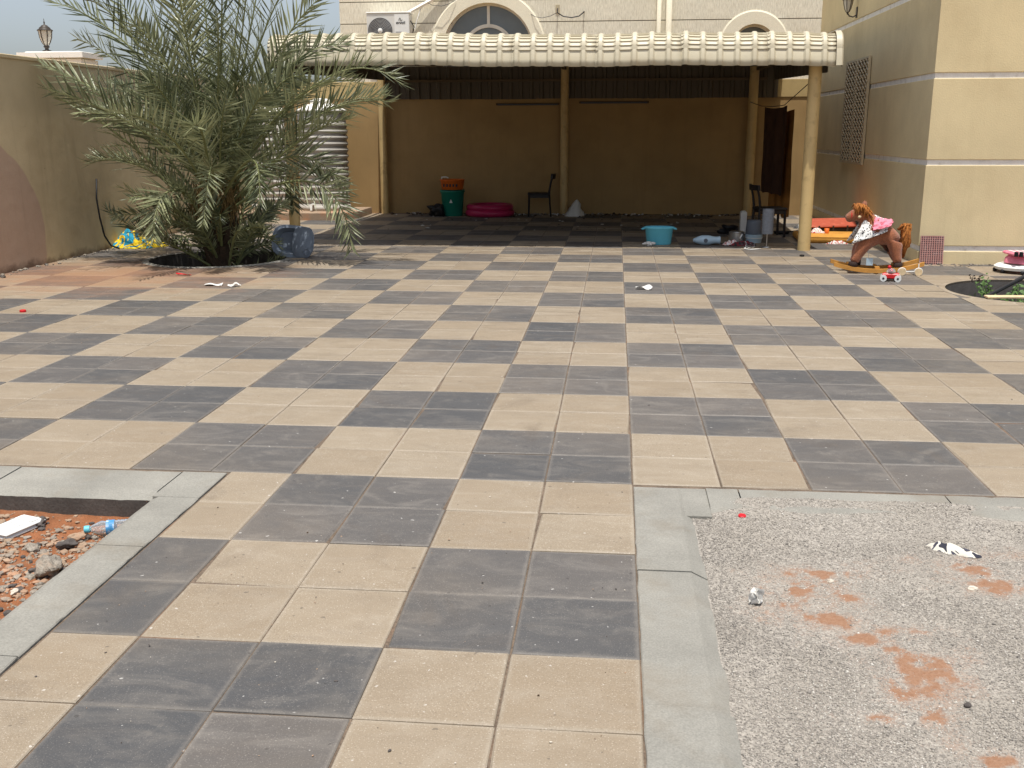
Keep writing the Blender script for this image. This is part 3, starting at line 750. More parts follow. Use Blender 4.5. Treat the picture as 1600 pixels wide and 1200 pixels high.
def text_mesh(txt, size, mat, parent, x, y, z, ext=.001, name='lettering'):
    cu = bpy.data.curves.new('lettering', 'FONT'); cu.body = txt; cu.size = size; cu.align_x = 'CENTER'; cu.extrude = ext; cu.offset = size*.02
    tmp = bpy.data.objects.new('tmp', cu); COL.objects.link(tmp)
    dg = bpy.context.evaluated_depsgraph_get(); me = bpy.data.meshes.new_from_object(tmp.evaluated_get(dg))
    bpy.data.objects.remove(tmp, do_unlink=True); me.materials.clear(); me.materials.append(mat)
    l = parent.location
    return link(name, me, parent, (x-l.x, y-l.y, z-l.z), (rad(90),0,0))
tx = at(626,36.5,19.61); text_mesh('evvoli', .085, M['black'], t_, tx.x, 19.609, tx.z-.012)
e = at(625.5,30.5,19.61)
mb = MB().tube([(e.x-.035,19.609,e.z-.025),(e.x-.03,19.609,e.z+.01),(e.x-.005,19.609,e.z+.035),(e.x+.01,19.609,e.z+.005),(e.x-.012,19.609,e.z-.012),(e.x+.03,19.609,e.z-.02),(e.x+.042,19.609,e.z+.0)], .0045, 6)
part('emblem', mb, M['black'], t_, world=True)
for s in (ax0+.12, ax1-.12):
    mb = MB().box(s-.02, s+.02, 19.66, 20.0, az0-.04, az0-.002); part('bracket', mb, M['grey_plastic'], t_, world=True)
# refrigerant trunking and cords on the house wall
a = at(638,20,19.85); b = at(700,-14,19.96)
mb = MB().tube([a, a.lerp(b,.3), b], [.035,.04,.04], 4); solo('pipe_trunking', mb, M['white_paint'], 'slanting white pipe trunking rising from the air conditioner', 'trunking')
c = [at(645,38,19.8), at(648,46,19.75), at(652,30,19.8), at(657,14,19.9), at(668,2,19.93), at(680,-4,19.95)]
solo('cord', MB().tube(c, .012, 6), M['white_dirty'], 'looped pale cord between the air conditioner and its trunking', 'cord')
c = [at(641,32,19.75), at(647,42,19.7), at(645,52,19.75), at(644,60,19.8)]
solo('cord', MB().tube(c, .011, 6), M['black'], 'short dark cord at the side of the air conditioner', 'cord')
c = [at(664,2,19.9), at(675,8,19.87), at(690,9.5,19.87), at(702,6,19.9), at(712,0,19.95)]
solo('cord', MB().tube(c, .006, 6), M['black'], 'thin black cord sagging above the big arched window', 'cord')
pl = at(871,20,19.9)
t_ = thing('cord_bracket', 'small metal wall bracket holding a sagging black cord', 'bracket', (pl.x,19.98,pl.z))
mb = MB().box(pl.x-.045,pl.x+.045,19.985,19.999,pl.z-.0,pl.z+.17); part('plate', mb, M['grille_metal'], t_, world=True)
mb = MB().tube([(pl.x,19.99,pl.z+.1),(pl.x,19.86,pl.z+.06),(pl.x,19.85,pl.z)], .012, 6); part('hook', mb, M['dark_grey'], t_, world=True)
c = [Vector((pl.x,19.85,pl.z)), at(880,25.5,19.85), at(893,27.5,19.85), at(905,25,19.86), at(912,19,19.88), at(912.5,18,20)]
part('cord', MB().tube(c, .013, 6), M['black'], t_, world=True)
c = [Vector((pl.x,19.85,pl.z)), at(860,25,19.86), at(847,28,19.88), at(836,26,19.92), at(828,21,19.99)]
part('cord', MB().tube(c, .006, 6), M['dark_grey'], t_, world=True)
for x, r, lb in ((1029.5,.048,'narrow vertical drain pipe, left of the pair on the house wall'), (1045,.062,'thick vertical drain pipe, right of the pair on the house wall')):
    p = at(x,30,19.9); solo('drain_pipe', MB().tube([(p.x,19.92,0),(p.x,19.92,6)], r, 14), M['cream_trim'], lb, 'pipe', True, 'drain pipes on the house wall')

# --- beige villa on the right
VX, VY, VZ = 3.51, 9.8, 4.4
t_ = thing('beige_villa', 'beige rendered villa with white joint lines on the right', 'house', (VX, VY, 0))
BZ = [.184, 1.187, 2.165, 3.165]; bw = .032
lev = [-.3]+BZ+[VZ]
for k in range(5):
    z0 = lev[k] + (bw if k else 0); z1 = lev[k+1] - (bw if k < 4 else 0)
    part('render_panel', MB().cbox(VX, 9.5, VY, 16.98, z0, z1, .006), M['villa'], t_, world=True)
for z in BZ: part('joint_line', MB().box(VX+.014, 9.49, VY+.014, 16.97, z-bw+.001, z+bw-.001), M['villa_line'], t_, world=True)
# grille window on its side
gy0, gy1, gz0, gz1 = 12.92, 14.36, 1.085, 2.56
wn = part('window', MB().box(VX-.012, VX-.002, gy0, gy1, gz0, gz1), M['black'], t_, world=True)
l = t_.location
def sub(name, mb, mat, par): mb.v = [(v[0]-l.x,v[1]-l.y,v[2]-l.z) for v in mb.v]; return link(name, mb.mesh(name, mat), par)
fm = MB().box(VX-.045,VX-.01,gy0-.03,gy0,gz0-.03,gz1+.03).box(VX-.045,VX-.01,gy1,gy1+.03,gz0-.03,gz1+.03).box(VX-.046,VX-.009,gy0,gy1,gz1,gz1+.03).box(VX-.046,VX-.009,gy0,gy1,gz0-.03,gz0)
sub('grille_frame', fm, M['grille_metal'], wn)
sub('grille_frame', MB().box(VX-.046,VX-.028,(gy0+gy1)/2-.015,(gy0+gy1)/2+.015,gz0,gz1), M['grille_metal'], wn)
mesh_ = MB(); ncol = 8; nz = 18; w_ = (gy1-gy0)/ncol; hh = (gz1-gz0)/nz
for c_ in range(ncol):
    for s in (0,1):
        pts = [(VX-.035, gy0+w_*(c_+.5)+(.5 if (k+s)%2 else -.5)*w_*.8, gz0+hh*k) for k in range(nz+1)]
        mesh_.tube(pts, .013, 4)
sub('grille_mesh', mesh_, M['grille_metal'], wn)
# wall lamp on the villa side
lp = Vector((VX, 14.1, 3.335))
t_ = thing('wall_lamp', 'bronze lantern lamp on the shaded villa side wall', 'lamp', lp); t_.scale = (.72,.72,.72)
part('back_plate', MB().cbox(-.02,0,-.05,.05,-.16,.06,.004), M['lamp_bronze'], t_)
part('arm', MB().tube([(-.01,0,-.1),(-.08,0,-.14),(-.16,0,-.12),(-.2,0,-.05)], .014, 8), M['lamp_bronze'], t_, True)
part('lamp_glass', MB().lathe([(.03,-.04),(.06,.02),(.085,.12),(.095,.2)], (-.2,0,0), 10), M['lamp_glass'], t_)
fr_ = MB()
for k in range(6):
    a = math.pi*k/3; fr_.tube([(-.2+q*math.cos(a), q*math.sin(a), z) for q,z in ((.033,-.04),(.064,.02),(.09,.12),(.1,.2))], .007, 5)
part('lamp_cage', fr_, M['lamp_bronze'], t_)
part('cap', MB().lathe([(.125,.2),(.12,.225),(.07,.27),(.02,.29),(.012,.33),(0,.34)], (-.2,0,0), 16), M['lamp_bronze'], t_, True)
part('finial', MB().lathe([(.0,-.1),(.014,-.085),(.02,-.06),(.035,-.04)], (-.2,0,0), 10), M['lamp_bronze'], t_, True)

# --- neighbour's gate pillar with lantern beyond the left wall
a, b = at(25,80,13.0), at(128,80,13.0)
t_ = thing('gate_pillar', 'white topped wall pillar rising beyond the left boundary wall', 'pillar', ((a.x+b.x)/2, 13.3, -.6))
part('shaft', MB().box(a.x+.06, b.x-.06, 13.06, 13.6, -.6, a.z-.12), M['white_paint'], t_, world=True)
part('cap', MB().cbox(a.x, b.x, 13.0, 13.66, a.z-.119, a.z, .10), M['white_paint'], t_, world=True)
lp = at(71,80,13.2)
t_ = thing('pillar_lantern', 'grey lantern lamp standing on the white pillar against the sky', 'lamp', (lp.x, 13.25, a.z-.0))
part('stem', MB().lathe([(.07,0),(.07,.02),(.03,.035),(.028,.06),(.05,.08),(.02,.11)], seg=16), M['lamp_bronze'], t_, True)
part('lamp_glass', MB().lathe([(.03,.10),(.06,.15),(.085,.22),(.098,.32)], seg=12), M['lamp_glass'], t_)
fr_ = MB()
for k in range(6):
    q_ = math.pi*k/3+.3; fr_.tube([(q*math.cos(q_), q*math.sin(q_), z) for q,z in ((.033,.10),(.064,.15),(.09,.22),(.102,.32))], .007, 5)
part('lamp_cage', fr_, M['lamp_bronze'], t_)
part('cap', MB().lathe([(.118,.318),(.118,.33),(.085,.35),(.085,.362),(.05,.39),(.045,.40),(.015,.41),(.008,.43),(.014,.45),(.005,.46),(.004,.5),(0,.505)], seg=20), M['lamp_bronze'], t_, True)

# ================================================================== CARPORT
RX0, RX1, YF, YR = -4.70, 2.60, 10.82, 16.97
def lift(x): return .0085*(RX1-x)+.010*math.sin(x*1.7+.5)+.005*math.sin(x*4.1)
def shear(y): return .22*max(0,y-YF)/(YR-YF)
carport = thing('carport', 'open carport with cream ribbed metal roof on painted posts', 'carport', (-1.2, 11.1, 0))
path = [(YF-.04,2.335,0),(YF-.024,2.42,0),(YF-.003,2.53,0)]
ncr = 6
for k in range(ncr):                           # crimped bullnose: each fold overhangs the one below
    for f_, crimp in ((.0,.0),(.05,.015),(.5,.008)):
        a = math.pi/2*(k+f_)/ncr
        path.append((YF+.20-.20*math.cos(a), 2.535+.20*math.sin(a), crimp))
path.append((YF+.20, 2.735, 0))
for k in range(1,9):
    f_ = k/8; path.append((YF+.20+(YR-YF-.2)*f_, 2.735+.035*f_, 0))
nrm = []
for k,(y,z,c_) in enumerate(path):
    y0,z0,_ = path[max(0,k-1)]; y1,z1,_ = path[min(len(path)-1,k+1)]
    L_ = math.hypot(y1-y0,z1-z0); nrm.append((-(z1-z0)/L_, (y1-y0)/L_))
PER = .2147; nrib = 34; per_sheet = 5
RH = .029
def sheet(k0, k1, dz):
    mb = MB(); xs = []
    for k in range(k0, k1):
        x = RX0+k*PER
        xs += [(x,0),(x+.020,0),(x+.030,.25),(x+.046,.95),(x+.056,1),(x+.078,1),(x+.088,.95),(x+.104,.25),(x+.114,0),(x+.15,0)]
    xs.append((RX0+k1*PER+(.02 if k1<nrib else 0),0)); n = len(xs); vs = []; fs = []
    for (y,z,c_),(ny_,nz_) in zip(path,nrm):
        for (x,h) in xs:
            off = h*RH + (1-h)*c_ - .0
            wv = .007*mnoise.noise(Vector((x*3,y*2,z)))
            vs.append((x+shear(y), y+ny_*(off+wv)+ (0 if y>YF+.3 else dz*.4), z+nz_*(off+wv)+lift(x)+dz))
    for j in range(len(path)-1):
        for i in range(n-1): fs.append((j*n+i, j*n+i+1, (j+1)*n+i+1, (j+1)*n+i))
    o = part('roof_sheet', mb.add(vs, fs), M['roof'], carport, world=True); hard(o, 24); md = o.modifiers.new('shaded_side','SOLIDIFY'); md.thickness = .004; md.offset = -1; o.data.materials.append(M['roof_shaded']); md.material_offset = 1; md.material_offset_rim = 0; return o  # inner faces get the colour with the shade painted in
rg = random.Random(4)
for k in range(0, nrib, per_sheet): sheet(k, min(nrib,k+per_sheet), rg.uniform(-.010,.010)+(.004 if (k//per_sheet)%2 else 0))
# rolled end trim on the right
mb = MB(); x0, x1 = RX1-.012, RX1+.075; vs=[]; fs=[]
for (y,z,c_),(ny_,nz_) in zip(path,nrm):
    for x,o_ in ((x0,.036),(x1-.02,.042),(x1,.02),(x1,-.06),(x1-.006,-.06),(x1-.006,.015)): vs.append((x+shear(y), y+ny_*o_, z+nz_*o_))
for j in range(len(path)-1):
    for i in range(5): fs.append((j*6+i, j*6+i+1, (j+1)*6+i+1, (j+1)*6+i))
hard(part('end_trim', mb.add(vs, fs), M['roof'], carport, world=True))
def zroof(y): return 2.735+.035*(y-YF-.2)/(YR-YF-.2)
posts = [(2.41,11.13,.083),(-4.62,11.35,.075),(-4.55,16.84,.075),(at(881,300,16.84).x,16.84,.075),(2.36,16.84,.085)]
for x,y,r in posts:
    o = part('post', MB().tube([(x,y,-.02),(x,y,zroof(y)+lift(x)-.085)], r, 20), M['steel_paint'], carport, world=True); hard(o)
for y in (11.13, 14.0, 16.84):
    part('beam', MB().add([(-4.62,y-.03,zroof(y)-.082+lift(-4.62)),(RX1,y-.03,zroof(y)-.082),(RX1,y+.03,zroof(y)-.082),(-4.62,y+.03,zroof(y)-.082+lift(-4.62)),
        (-4.62,y-.03,zroof(y)-.02+lift(-4.62)),(RX1,y-.03,zroof(y)-.02),(RX1,y+.03,zroof(y)-.02),(-4.62,y+.03,zroof(y)-.02+lift(-4.62))],
        [(0,3,2,1),(4,5,6,7),(0,1,5,4),(1,2,6,5),(2,3,7,6),(3,0,4,7)]), M['steel_brown'], carport, world=True)
for x in (-4.62, 2.41, at(881,300,16.84).x):
    ya, yb = 11.17, 16.8; za, zb = zroof(ya)+lift(x)-.095, zroof(yb)+lift(x)-.095
    part('rafter', MB().add([(x-.03,ya,za-.06),(x+.03,ya,za-.06),(x+.03,yb,zb-.06),(x-.03,yb,zb-.06),(x-.03,ya,za),(x+.03,ya,za),(x+.03,yb,zb),(x-.03,yb,zb)],
        [(0,3,2,1),(4,5,6,7),(0,1,5,4),(1,2,6,5),(2,3,7,6),(3,0,4,7)]), M['steel_brown'], carport, world=True)
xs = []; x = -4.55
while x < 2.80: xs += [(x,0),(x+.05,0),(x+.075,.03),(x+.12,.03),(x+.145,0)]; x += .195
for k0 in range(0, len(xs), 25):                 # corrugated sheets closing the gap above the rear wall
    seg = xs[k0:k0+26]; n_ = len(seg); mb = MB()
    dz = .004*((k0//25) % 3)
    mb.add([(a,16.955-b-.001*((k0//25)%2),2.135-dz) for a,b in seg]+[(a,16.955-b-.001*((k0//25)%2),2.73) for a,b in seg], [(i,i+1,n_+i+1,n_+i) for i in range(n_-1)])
    part('back_sheet', mb, M['roof_shaded'], carport, world=True)
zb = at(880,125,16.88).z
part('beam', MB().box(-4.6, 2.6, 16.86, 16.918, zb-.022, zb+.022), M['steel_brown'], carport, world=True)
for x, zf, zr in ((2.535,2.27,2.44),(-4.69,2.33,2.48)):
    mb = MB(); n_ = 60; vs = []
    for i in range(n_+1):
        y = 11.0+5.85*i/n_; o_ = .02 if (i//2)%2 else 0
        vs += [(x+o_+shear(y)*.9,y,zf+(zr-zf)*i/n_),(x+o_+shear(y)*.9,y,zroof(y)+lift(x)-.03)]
    part('side_valance', mb.add(vs, [(2*i,2*i+2,2*i+3,2*i+1) for i in range(n_)]), M['roof_shaded'], carport, world=True)
# strip lights on the rear wall
for (xa,xb,y_),lb in (((775,874,163),'unlit strip light left of the middle carport post'),((905,1014,160),'unlit strip light right of the middle carport post')):
    a, b = at(xa,y_,16.96), at(xb,y_,16.96)
    t_ = thing('strip_light', lb, 'light fixture', ((a.x+b.x)/2,16.97,a.z), group='strip lights on the rear wall')
    part('fitting', MB().cbox(a.x,b.x,16.955,16.998,a.z-.02,a.z+.02,.004), M['steel_brown'], t_, world=True)
    part('tube', MB().tube([(a.x+.03,16.94,a.z-.01),(b.x-.03,16.94,a.z-.01)], .013, 8), M['grey_plastic'], t_, world=True)

# ================================================================== WATER TANKS
pl_t = thing('tank_plinth', 'low concrete plinth under the two corrugated water tanks', 'plinth', (-5.9, 16.0, 0))
mb = MB(); out = []
for k in range(13):
    a = -math.pi/2 + (math.pi/2)*k/12; out.append((-5.35+.55*math.cos(a), 15.75+.55*math.sin(a)))
out = [(-6.99,15.2)]+out+[(-4.8,16.3),(-4.8,16.78),(-6.99,16.78)]; n = len(out)
vs = [(x,y,-.02) for x,y in out]+[(x,y,.10) for x,y in out]+[(x*.995-.03,y*.998+.03,.125) for x,y in out]
fs = [tuple(2*n+k for k in range(n))]+[(k,(k+1)%n,n+(k+1)%n,n+k) for k in range(n)]+[(n+k,n+(k+1)%n,2*n+(k+1)%n,2*n+k) for k in range(n)]
hard(part('slab', mb.add(vs, fs), M['concrete'], pl_t, world=True))
def tank(cx, cy, r, h, label):
    t = thing('water_tank', label, 'water tank', (cx, cy, .125), group='corrugated water tanks')
    pr = [(r,0),(r,.09)]; nr = 13; z = .09; dz = (h*.80-.09)/nr
    for k in range(nr):
        for q in range(8):
            a = q/8*2*math.pi; pr.append((r+.014*(math.cos(a)-1)*1.0, z+dz*q/8))
        z += dz
    pr += [(r,z),(r-.02,z+.02),(r-.025,z+.05)]
    o = part('shell', MB().lathe(pr, seg=64), M['galv'], t, True)
    o = part('shoulder', MB().lathe([(r-.028,z+.05),(r-.03,h*.90),(r-.06,h*.93)], seg=64, cap=False), M['galv'], t, True)
    part('roof', MB().lathe([(r-.01,h*.925),(r-.01,h*.94),(r*.6,h*.985),(r*.28,h*1.01),(0,h*1.015)], seg=64), M['white_paint'], t, True)
    part('lid', MB().lathe([(.2,h*1.005),(.2,h*1.03),(.12,h*1.045),(0,h*1.05)], seg=32), M['white_paint'], t, True)
    part('outlet_pipe', MB().tube([(-.1,-r+.01,.12),(-.1,-r-.12,.12),(-.1,-r-.14,.02)], .02, 8), M['white_plastic'], t)
    return t
tank(-5.54, 16.17, .47, 1.92, 'silver corrugated water tank by the ochre wall, right of the palm')
tank(-6.5, 16.2, .455, 1.86, 'silver corrugated water tank half hidden behind the date palm')

# ================================================================== DATE PALM
PC = Vector((-5.02, 9.58, 0))
palm = thing('date_palm', 'young date palm with long grey green feathery fronds in its pit', 'palm tree', (PC.x, PC.y, -.34))
mb = MB(); pr = []; rgp = random.Random(2)
tk = []
for k in range(30):
    z = -.04+1.15*k/29; tk.append((.20-.05*(k/29)+.012*math.sin(k*2.1), z))
part('trunk', MB().lathe(tk, seg=16), M['trunk'], palm, True)
for k in range(34):                              # old leaf bases wrapped round the trunk
    a = k*2.39996; z = .02+1.0*k/34; r = .17
    d = Vector((math.cos(a), math.sin(a), 0)); p = d*r + Vector((0,0,z)); s_ = Vector((-d.y,d.x,0))
    q = p + d*.08 + Vector((0,0,.20)); wd = .065
    mb = MB().add([p-s_*wd+d*.01, p+s_*wd+d*.01, q+s_*.028, q-s_*.028, p-s_*wd-d*.03, p+s_*wd-d*.03, q+s_*.028-d*.03, q-s_*.028-d*.03],
        [(0,1,2,3),(1,0,4,5),(2,1,5,6),(3,2,6,7),(0,3,7,4)])
    part('leaf_base', mb, M['trunk'], palm)
mb = MB()
for k in range(150):                              # brown fibre and old fruit stalks at the crown
    a = rgp.uniform(3.6,6.2); r = .16; p = Vector((r*math.cos(a), r*math.sin(a), rgp.uniform(.85,1.25)))
    q = p+Vector((math.cos(a)*.14, math.sin(a)*.14, rgp.uniform(.0,.22))); e = q+Vector((rgp.uniform(-.08,.08), rgp.uniform(-.08,.02), -rgp.uniform(.08,.3)))
    mb.tube([p,q,e], [.007,.006,.004], 4)
part('fruit_stalk', mb, M['fibre'], palm)

def frond(base, mid, tip, seed, pairs=50, lmax=.46, dry=False, start=.12, sparse=.96, wide=.0125, lift_=.35):
    rg = random.Random(seed); base, mid, tip = Vector(base), Vector(mid), Vector(tip)
    c = mid*2 - (base+tip)*.5
    B = lambda t: base*(1-t)**2 + c*(2*t*(1-t)) + tip*t*t
    D = lambda t: ((c-base)*(2*(1-t)) + (tip-c)*(2*t)).normalized()
    org = Vector((PC.x,PC.y,-.34)); V=[]; F=[]; MI=[]; RN=[]
    mbr = MB(); n = 16
    mbr.tube([B(k/n)-org for k in range(n+1)], [.017*(1-k/n)**.8+.0025 for k in range(n+1)], 5)
    V += mbr.v; F += mbr.f; MI += [1]*len(mbr.f); RN += [.5]*len(mbr.v)
    tw = rg.gauss(0,.8); br = rg.uniform(.08,.6); fl = (tip-base).length; lm = lmax*(.8+.2*min(1,fl/2))
    for k in range(pairs):
        t = start+(1-start)*(k+rg.random()*.6)/pairs; t = min(t,.995)
        p = B(t); T = D(t); up = Vector((0,0,1)); s0 = T.cross(up)
        s0 = s0.normalized() if s0.length > .15 else T.orthogonal().normalized()
        U = s0.cross(T).normalized()
        s0, U = s0*math.cos(tw)+U*math.sin(tw), U*math.cos(tw)-s0*math.sin(tw)
        for s in (-1,1):
            if rg.random() > sparse: continue
            prof = min(1,.45+1.9*(t-start)) if t < .5 else 1-.62*((t-.5)/.5)**1.6
            ln = lm*prof*rg.uniform(.85,1.12)
            a = rad(40+28*t+rg.gauss(0,7)); e = rad(rg.choice((-4,14,30,46))*lift_/.35*.8+rg.gauss(0,9))
            d = (s0*s*math.sin(math.pi/2-a+rad(14)) + T*math.sin(a)).normalized(); d = (d*math.cos(e)+U*math.sin(e)).normalized()
            sd_ = d.cross(U); sd_ = sd_.normalized() if sd_.length > .1 else T
            nn = sd_.cross(d).normalized(); wd = wide*rg.uniform(.8,1.2)*(.7+.3*prof)
            dr = Vector((0,0,-1))*ln*rg.uniform(.0,.05)
            o = len(V); q = p-org
            vs = [q - sd_*wd*.35, q + sd_*wd*.35, q+d*ln*.45-sd_*wd+dr*.3, q+d*ln*.45-nn*wd*.55+dr*.3, q+d*ln*.45+sd_*wd+dr*.3, q+d*ln+dr]
            V += [tuple(x) for x in vs]
            F += [(o,o+3,o+2),(o,o+1,o+3),(o+1,o+4,o+3),(o+2,o+3,o+5),(o+3,o+4,o+5)]; MI += [0]*5
            rv = min(1,max(0,rg.gauss(br,.24))); RN += [rv]*6
    me = bpy.data.meshes.new('frond'); me.from_pydata(V,[],F)
    me.materials.append(M['frond_dry'] if dry else M['frond']); me.materials.append(M['rachis'])
    me.polygons.foreach_set('material_index', MI)
    at__ = me.attributes.new('rnd','FLOAT','POINT'); at__.data.foreach_set('value', RN); me.update()
    o = link('frond', me, palm)
    if dry: o['label'] = 'dry straw coloured frond'
    return o
def crown(a, z, r=.15): return Vector((PC.x+r*math.cos(a), PC.y+r*math.sin(a), z))
FR = [ # tip px, mid px, dY tip, dY mid, base angle, base z, dry
 ((66,103),(195,178),-.5,-.3,3.6,.62,0), ((85,150),(190,215),-.7,-.4,3.9,.55,0), ((68,0),(222,95),-.1,0,3.2,.80,0),
 ((150,-50),(245,100),.4,.2,2.9,.86,0), ((222,-150),(288,80),-.3,-.2,3.5,.9,0), ((300,-190),(325,70),.3,.1,2,.95,0),
 ((345,-160),(345,80),-.7,-.3,4.6,.92,0), ((430,-140),(385,80),.2,.1,.8,.92,0), ((512,-12),(425,100),-.1,-.1,.2,.86,0),
 ((628,132),(500,128),-.4,-.3,6.0,.82,0), ((612,160),(490,185),.2,0,.1,.76,0), ((548,186),(465,222),-.5,-.3,5.9,.66,0),
 ((550,392),(490,285),-.5,-.4,5.8,.60,0), ((545,300),(455,245),.1,-.1,.2,.62,0), ((140,255),(225,262),-.7,-.5,3.7,.55,0),
 ((165,325),(245,372),-.5,-.4,3.8,.18,0), ((318,352),(330,262),-1.5,-1.0,4.7,.62,0), ((160,250),(235,262),.3,.2,2.9,.66,0),
 ((405,320),(392,250),-1.3,-.9,5.2,.7,0), ((240,380),(262,300),-1.1,-.7,4.2,.6,0), ((300,200),(318,215),-1.6,-.9,4.6,.8,0),
 ((410,150),(385,190),-1.2,-.7,5.1,.86,0), ((235,130),(275,180),-1.1,-.6,4.2,.86,0), ((460,330),(430,272),.6,.4,.7,.6,0),
 ((480,75),(430,150),.9,.5,.8,.8,0), ((270,-60),(300,110),-1.0,-.5,4.4,.95,0), ((390,-70),(370,110),-.9,-.5,5.0,.95,0), ((470,120),(415,160),-.7,-.4,5.6,.84,0),
 ((180,130),(250,180),.8,.5,2.5,.8,0), ((340,20),(340,150),-1.2,-.6,4.7,.95,0), ((210,40),(275,130),-.7,-.4,3.8,.9,0),((110,-20),(230,90),-.5,-.3,3.4,.85,0),((180,-90),(265,80),.1,0,3.1,.9,0),((120,60),(225,140),.3,.2,3.0,.8,0),((255,-120),(300,70),-.8,-.4,4.2,.95,0),((470,-60),(400,85),-.5,-.3,5.7,.9,0),((540,70),(440,120),.4,.2,.3,.85,0),((395,-130),(365,80),.6,.3,1.2,.92,0),((560,130),(455,160),-.8,-.5,5.7,.8,0)]
for k,(tp,md,dt,dm,a,z,dry) in enumerate(FR):
    frond(crown(a,z), at(md[0],md[1],PC.y+dm), at(tp[0],tp[1],PC.y+dt), 100+k, dry=bool(dry), sparse=.55 if k==15 else 1.0, lmax=.32 if k in (15,16) else .45)
rg = random.Random(21)
for k in range(13):                              # inner and rear fronds
    a = k*2.39996+.4; el = rg.uniform(35,82); L_ = rg.uniform(1.5,2.5)
    b = crown(a, rg.uniform(.62,.95)); d = Vector((math.cos(a)*math.cos(rad(el)), math.sin(a)*math.cos(rad(el)), math.sin(rad(el))))
    tip = b+d*L_ + Vector((math.cos(a),math.sin(a),0))*L_*.18 - Vector((0,0,1))*L_*rg.uniform(.05,.22); frond(b, b+d*L_*.55, tip, 300+k, pairs=44)
for k in range(36):                              # suckers and low drooping fronds round the foot
    a = k*2.39996+1.3; el = rg.uniform(18,66); L_ = rg.uniform(.6,1.25)
    b = crown(a, rg.uniform(-.25,.35), .2); d = Vector((math.cos(a)*math.cos(rad(el)), math.sin(a)*math.cos(rad(el)), math.sin(rad(el))))
    tip = b+d*L_ - Vector((0,0,1))*L_*rg.uniform(.05,.35); tip.z = max(tip.z,.03); frond(b, b+d*L_*.55, tip, 400+k, pairs=26, lmax=.26, dry=(k==3))

# ================================================================== SMALL THINGS
def heap(mb, cx, cy, rx, ry, h, seed, n=30, rot=0, z0=.003, freq=5.0, mi=0):
    vs=[]; fs=[]; o = Vector((seed*3.7, seed*1.3, seed*.7)); ca,sa = math.cos(rot),math.sin(rot); m_ = n
    vs.append((cx,cy,z0+h*.7))
    for i in range(1,n+1):
        q = i/n
        for k in range(48):
            a = 2*math.pi*k/48; rr = q*(1+.28*mnoise.noise(Vector((math.cos(a)*1.6,math.sin(a)*1.6,seed)))+.1*mnoise.noise(Vector((math.cos(a)*5,math.sin(a)*5,seed))))
            x, y = rx*rr*math.cos(a), ry*rr*math.sin(a)
            rid = 1-abs(mnoise.noise(Vector((x,y,0))*freq*2+o))*2.2; rid2 = mnoise.noise(Vector((x,y,0))*freq*.9+o)
            z = h*(max(0,1-q**2.2))*(.55+.35*rid+.5*rid2) + .012*(1-q)+.006*max(0,mnoise.noise(Vector((x,y,0))*22+o))*(q<.97)
            vs.append((cx+x*ca-y*sa, cy+x*sa+y*ca, z0+max(.001,z)))
    for k in range(48): fs.append((0,1+k,1+(k+1)%48))
    for i in range(n-1):
        for k in range(48): fs.append((1+i*48+k,1+(i+1)*48+k,1+(i+1)*48+(k+1)%48,1+i*48+(k+1)%48))
    return mb.add(vs,fs,mi)
def scrap(mb, p, w_, d_, z, seed, rot=0, curl=.02, n=6, mi=0):
    ca,sa = math.cos(rot),math.sin(rot); vs=[]; fs=[]
    for j in range(n+1):
        for i in range(n+1):
            x = (i/n-.5)*w_*(1+.15*mnoise.noise(Vector((j*.4,seed,0)))); y = (j/n-.5)*d_*(1+.15*mnoise.noise(Vector((i*.4,seed,5))))
            zz = z+max(0,curl*(.5+mnoise.noise(Vector((x*9/w_*.2,y*9/d_*.2,seed)))*1.5))
            vs.append((p.x+x*ca-y*sa, p.y+x*sa+y*ca, zz))
    m_ = len(vs); vs += [(a,b,c-.0015) for a,b,c in vs]
    for j in range(n):
        for i in range(n):
            q = (j*(n+1)+i, j*(n+1)+i+1, (j+1)*(n+1)+i+1, (j+1)*(n+1)+i); fs.append(q); fs.append(tuple(k+m_ for k in q[::-1]))
    return mb.add(vs,fs,mi)

# yellow and blue sheet by the left wall
p = gp(212,385); mb = heap(MB(), p.x, p.y, .44, .26, .24, 3, rot=.0, freq=4.5)
solo('crumpled_sheet', mb, M['sheet_cloth'], 'crumpled yellow and blue cloth lying by the left wall', 'cloth', True)
# hose
c = [Vector((-6.98,10.35,.95)),Vector((-6.97,10.28,.7)),Vector((-6.96,10.30,.45)),Vector((-6.95,10.36,.2)),Vector((-6.9,10.42,.06)),Vector((-6.8,10.45,.02))]
solo('hose', MB().tube(c, .012, 8), M['rubber'], 'black hose hanging down the left boundary wall', 'hose', True)

# grey blue plastic washbasin leaning at the palm pit
t_ = thing('washbasin', 'blue grey plastic baby bath propped on its side beside the palm', 'baby bath', gp(457,403)+Vector((0,.06,0)))
def sell(w_, h_, e=3.2, n=64):
    out=[]
    for k in range(n):
        a=2*math.pi*k/n; c_,s_=math.cos(a),math.sin(a); out.append((w_*abs(c_)**(2/e)*(1 if c_>=0 else -1), h_*abs(s_)**(2/e)*(1 if s_>=0 else -1)))
    return out
def dish(mb, rings, e=3.2, mi=0):
    n=64; vs=[]; fs=[]
    for (w_,h_,y) in rings: vs += [(x,y,z) for x,z in sell(w_,h_,e,n)]
    for i in range(len(rings)-1):
        for k in range(n): fs.append((i*n+k,i*n+(k+1)%n,(i+1)*n+(k+1)%n,(i+1)*n+k))
    fs.append(tuple((len(rings)-1)*n+k for k in range(n))); return mb.add(vs,fs,mi)
tilt = (rad(-14),rad(6),rad(8)); zc=(0,0,.20)
mb = dish(MB(), [(.255,.20,.005),(.265,.208,-.005),(.26,.204,-.02),(.225,.168,-.022),(.205,.15,.02),(.185,.13,.085)])
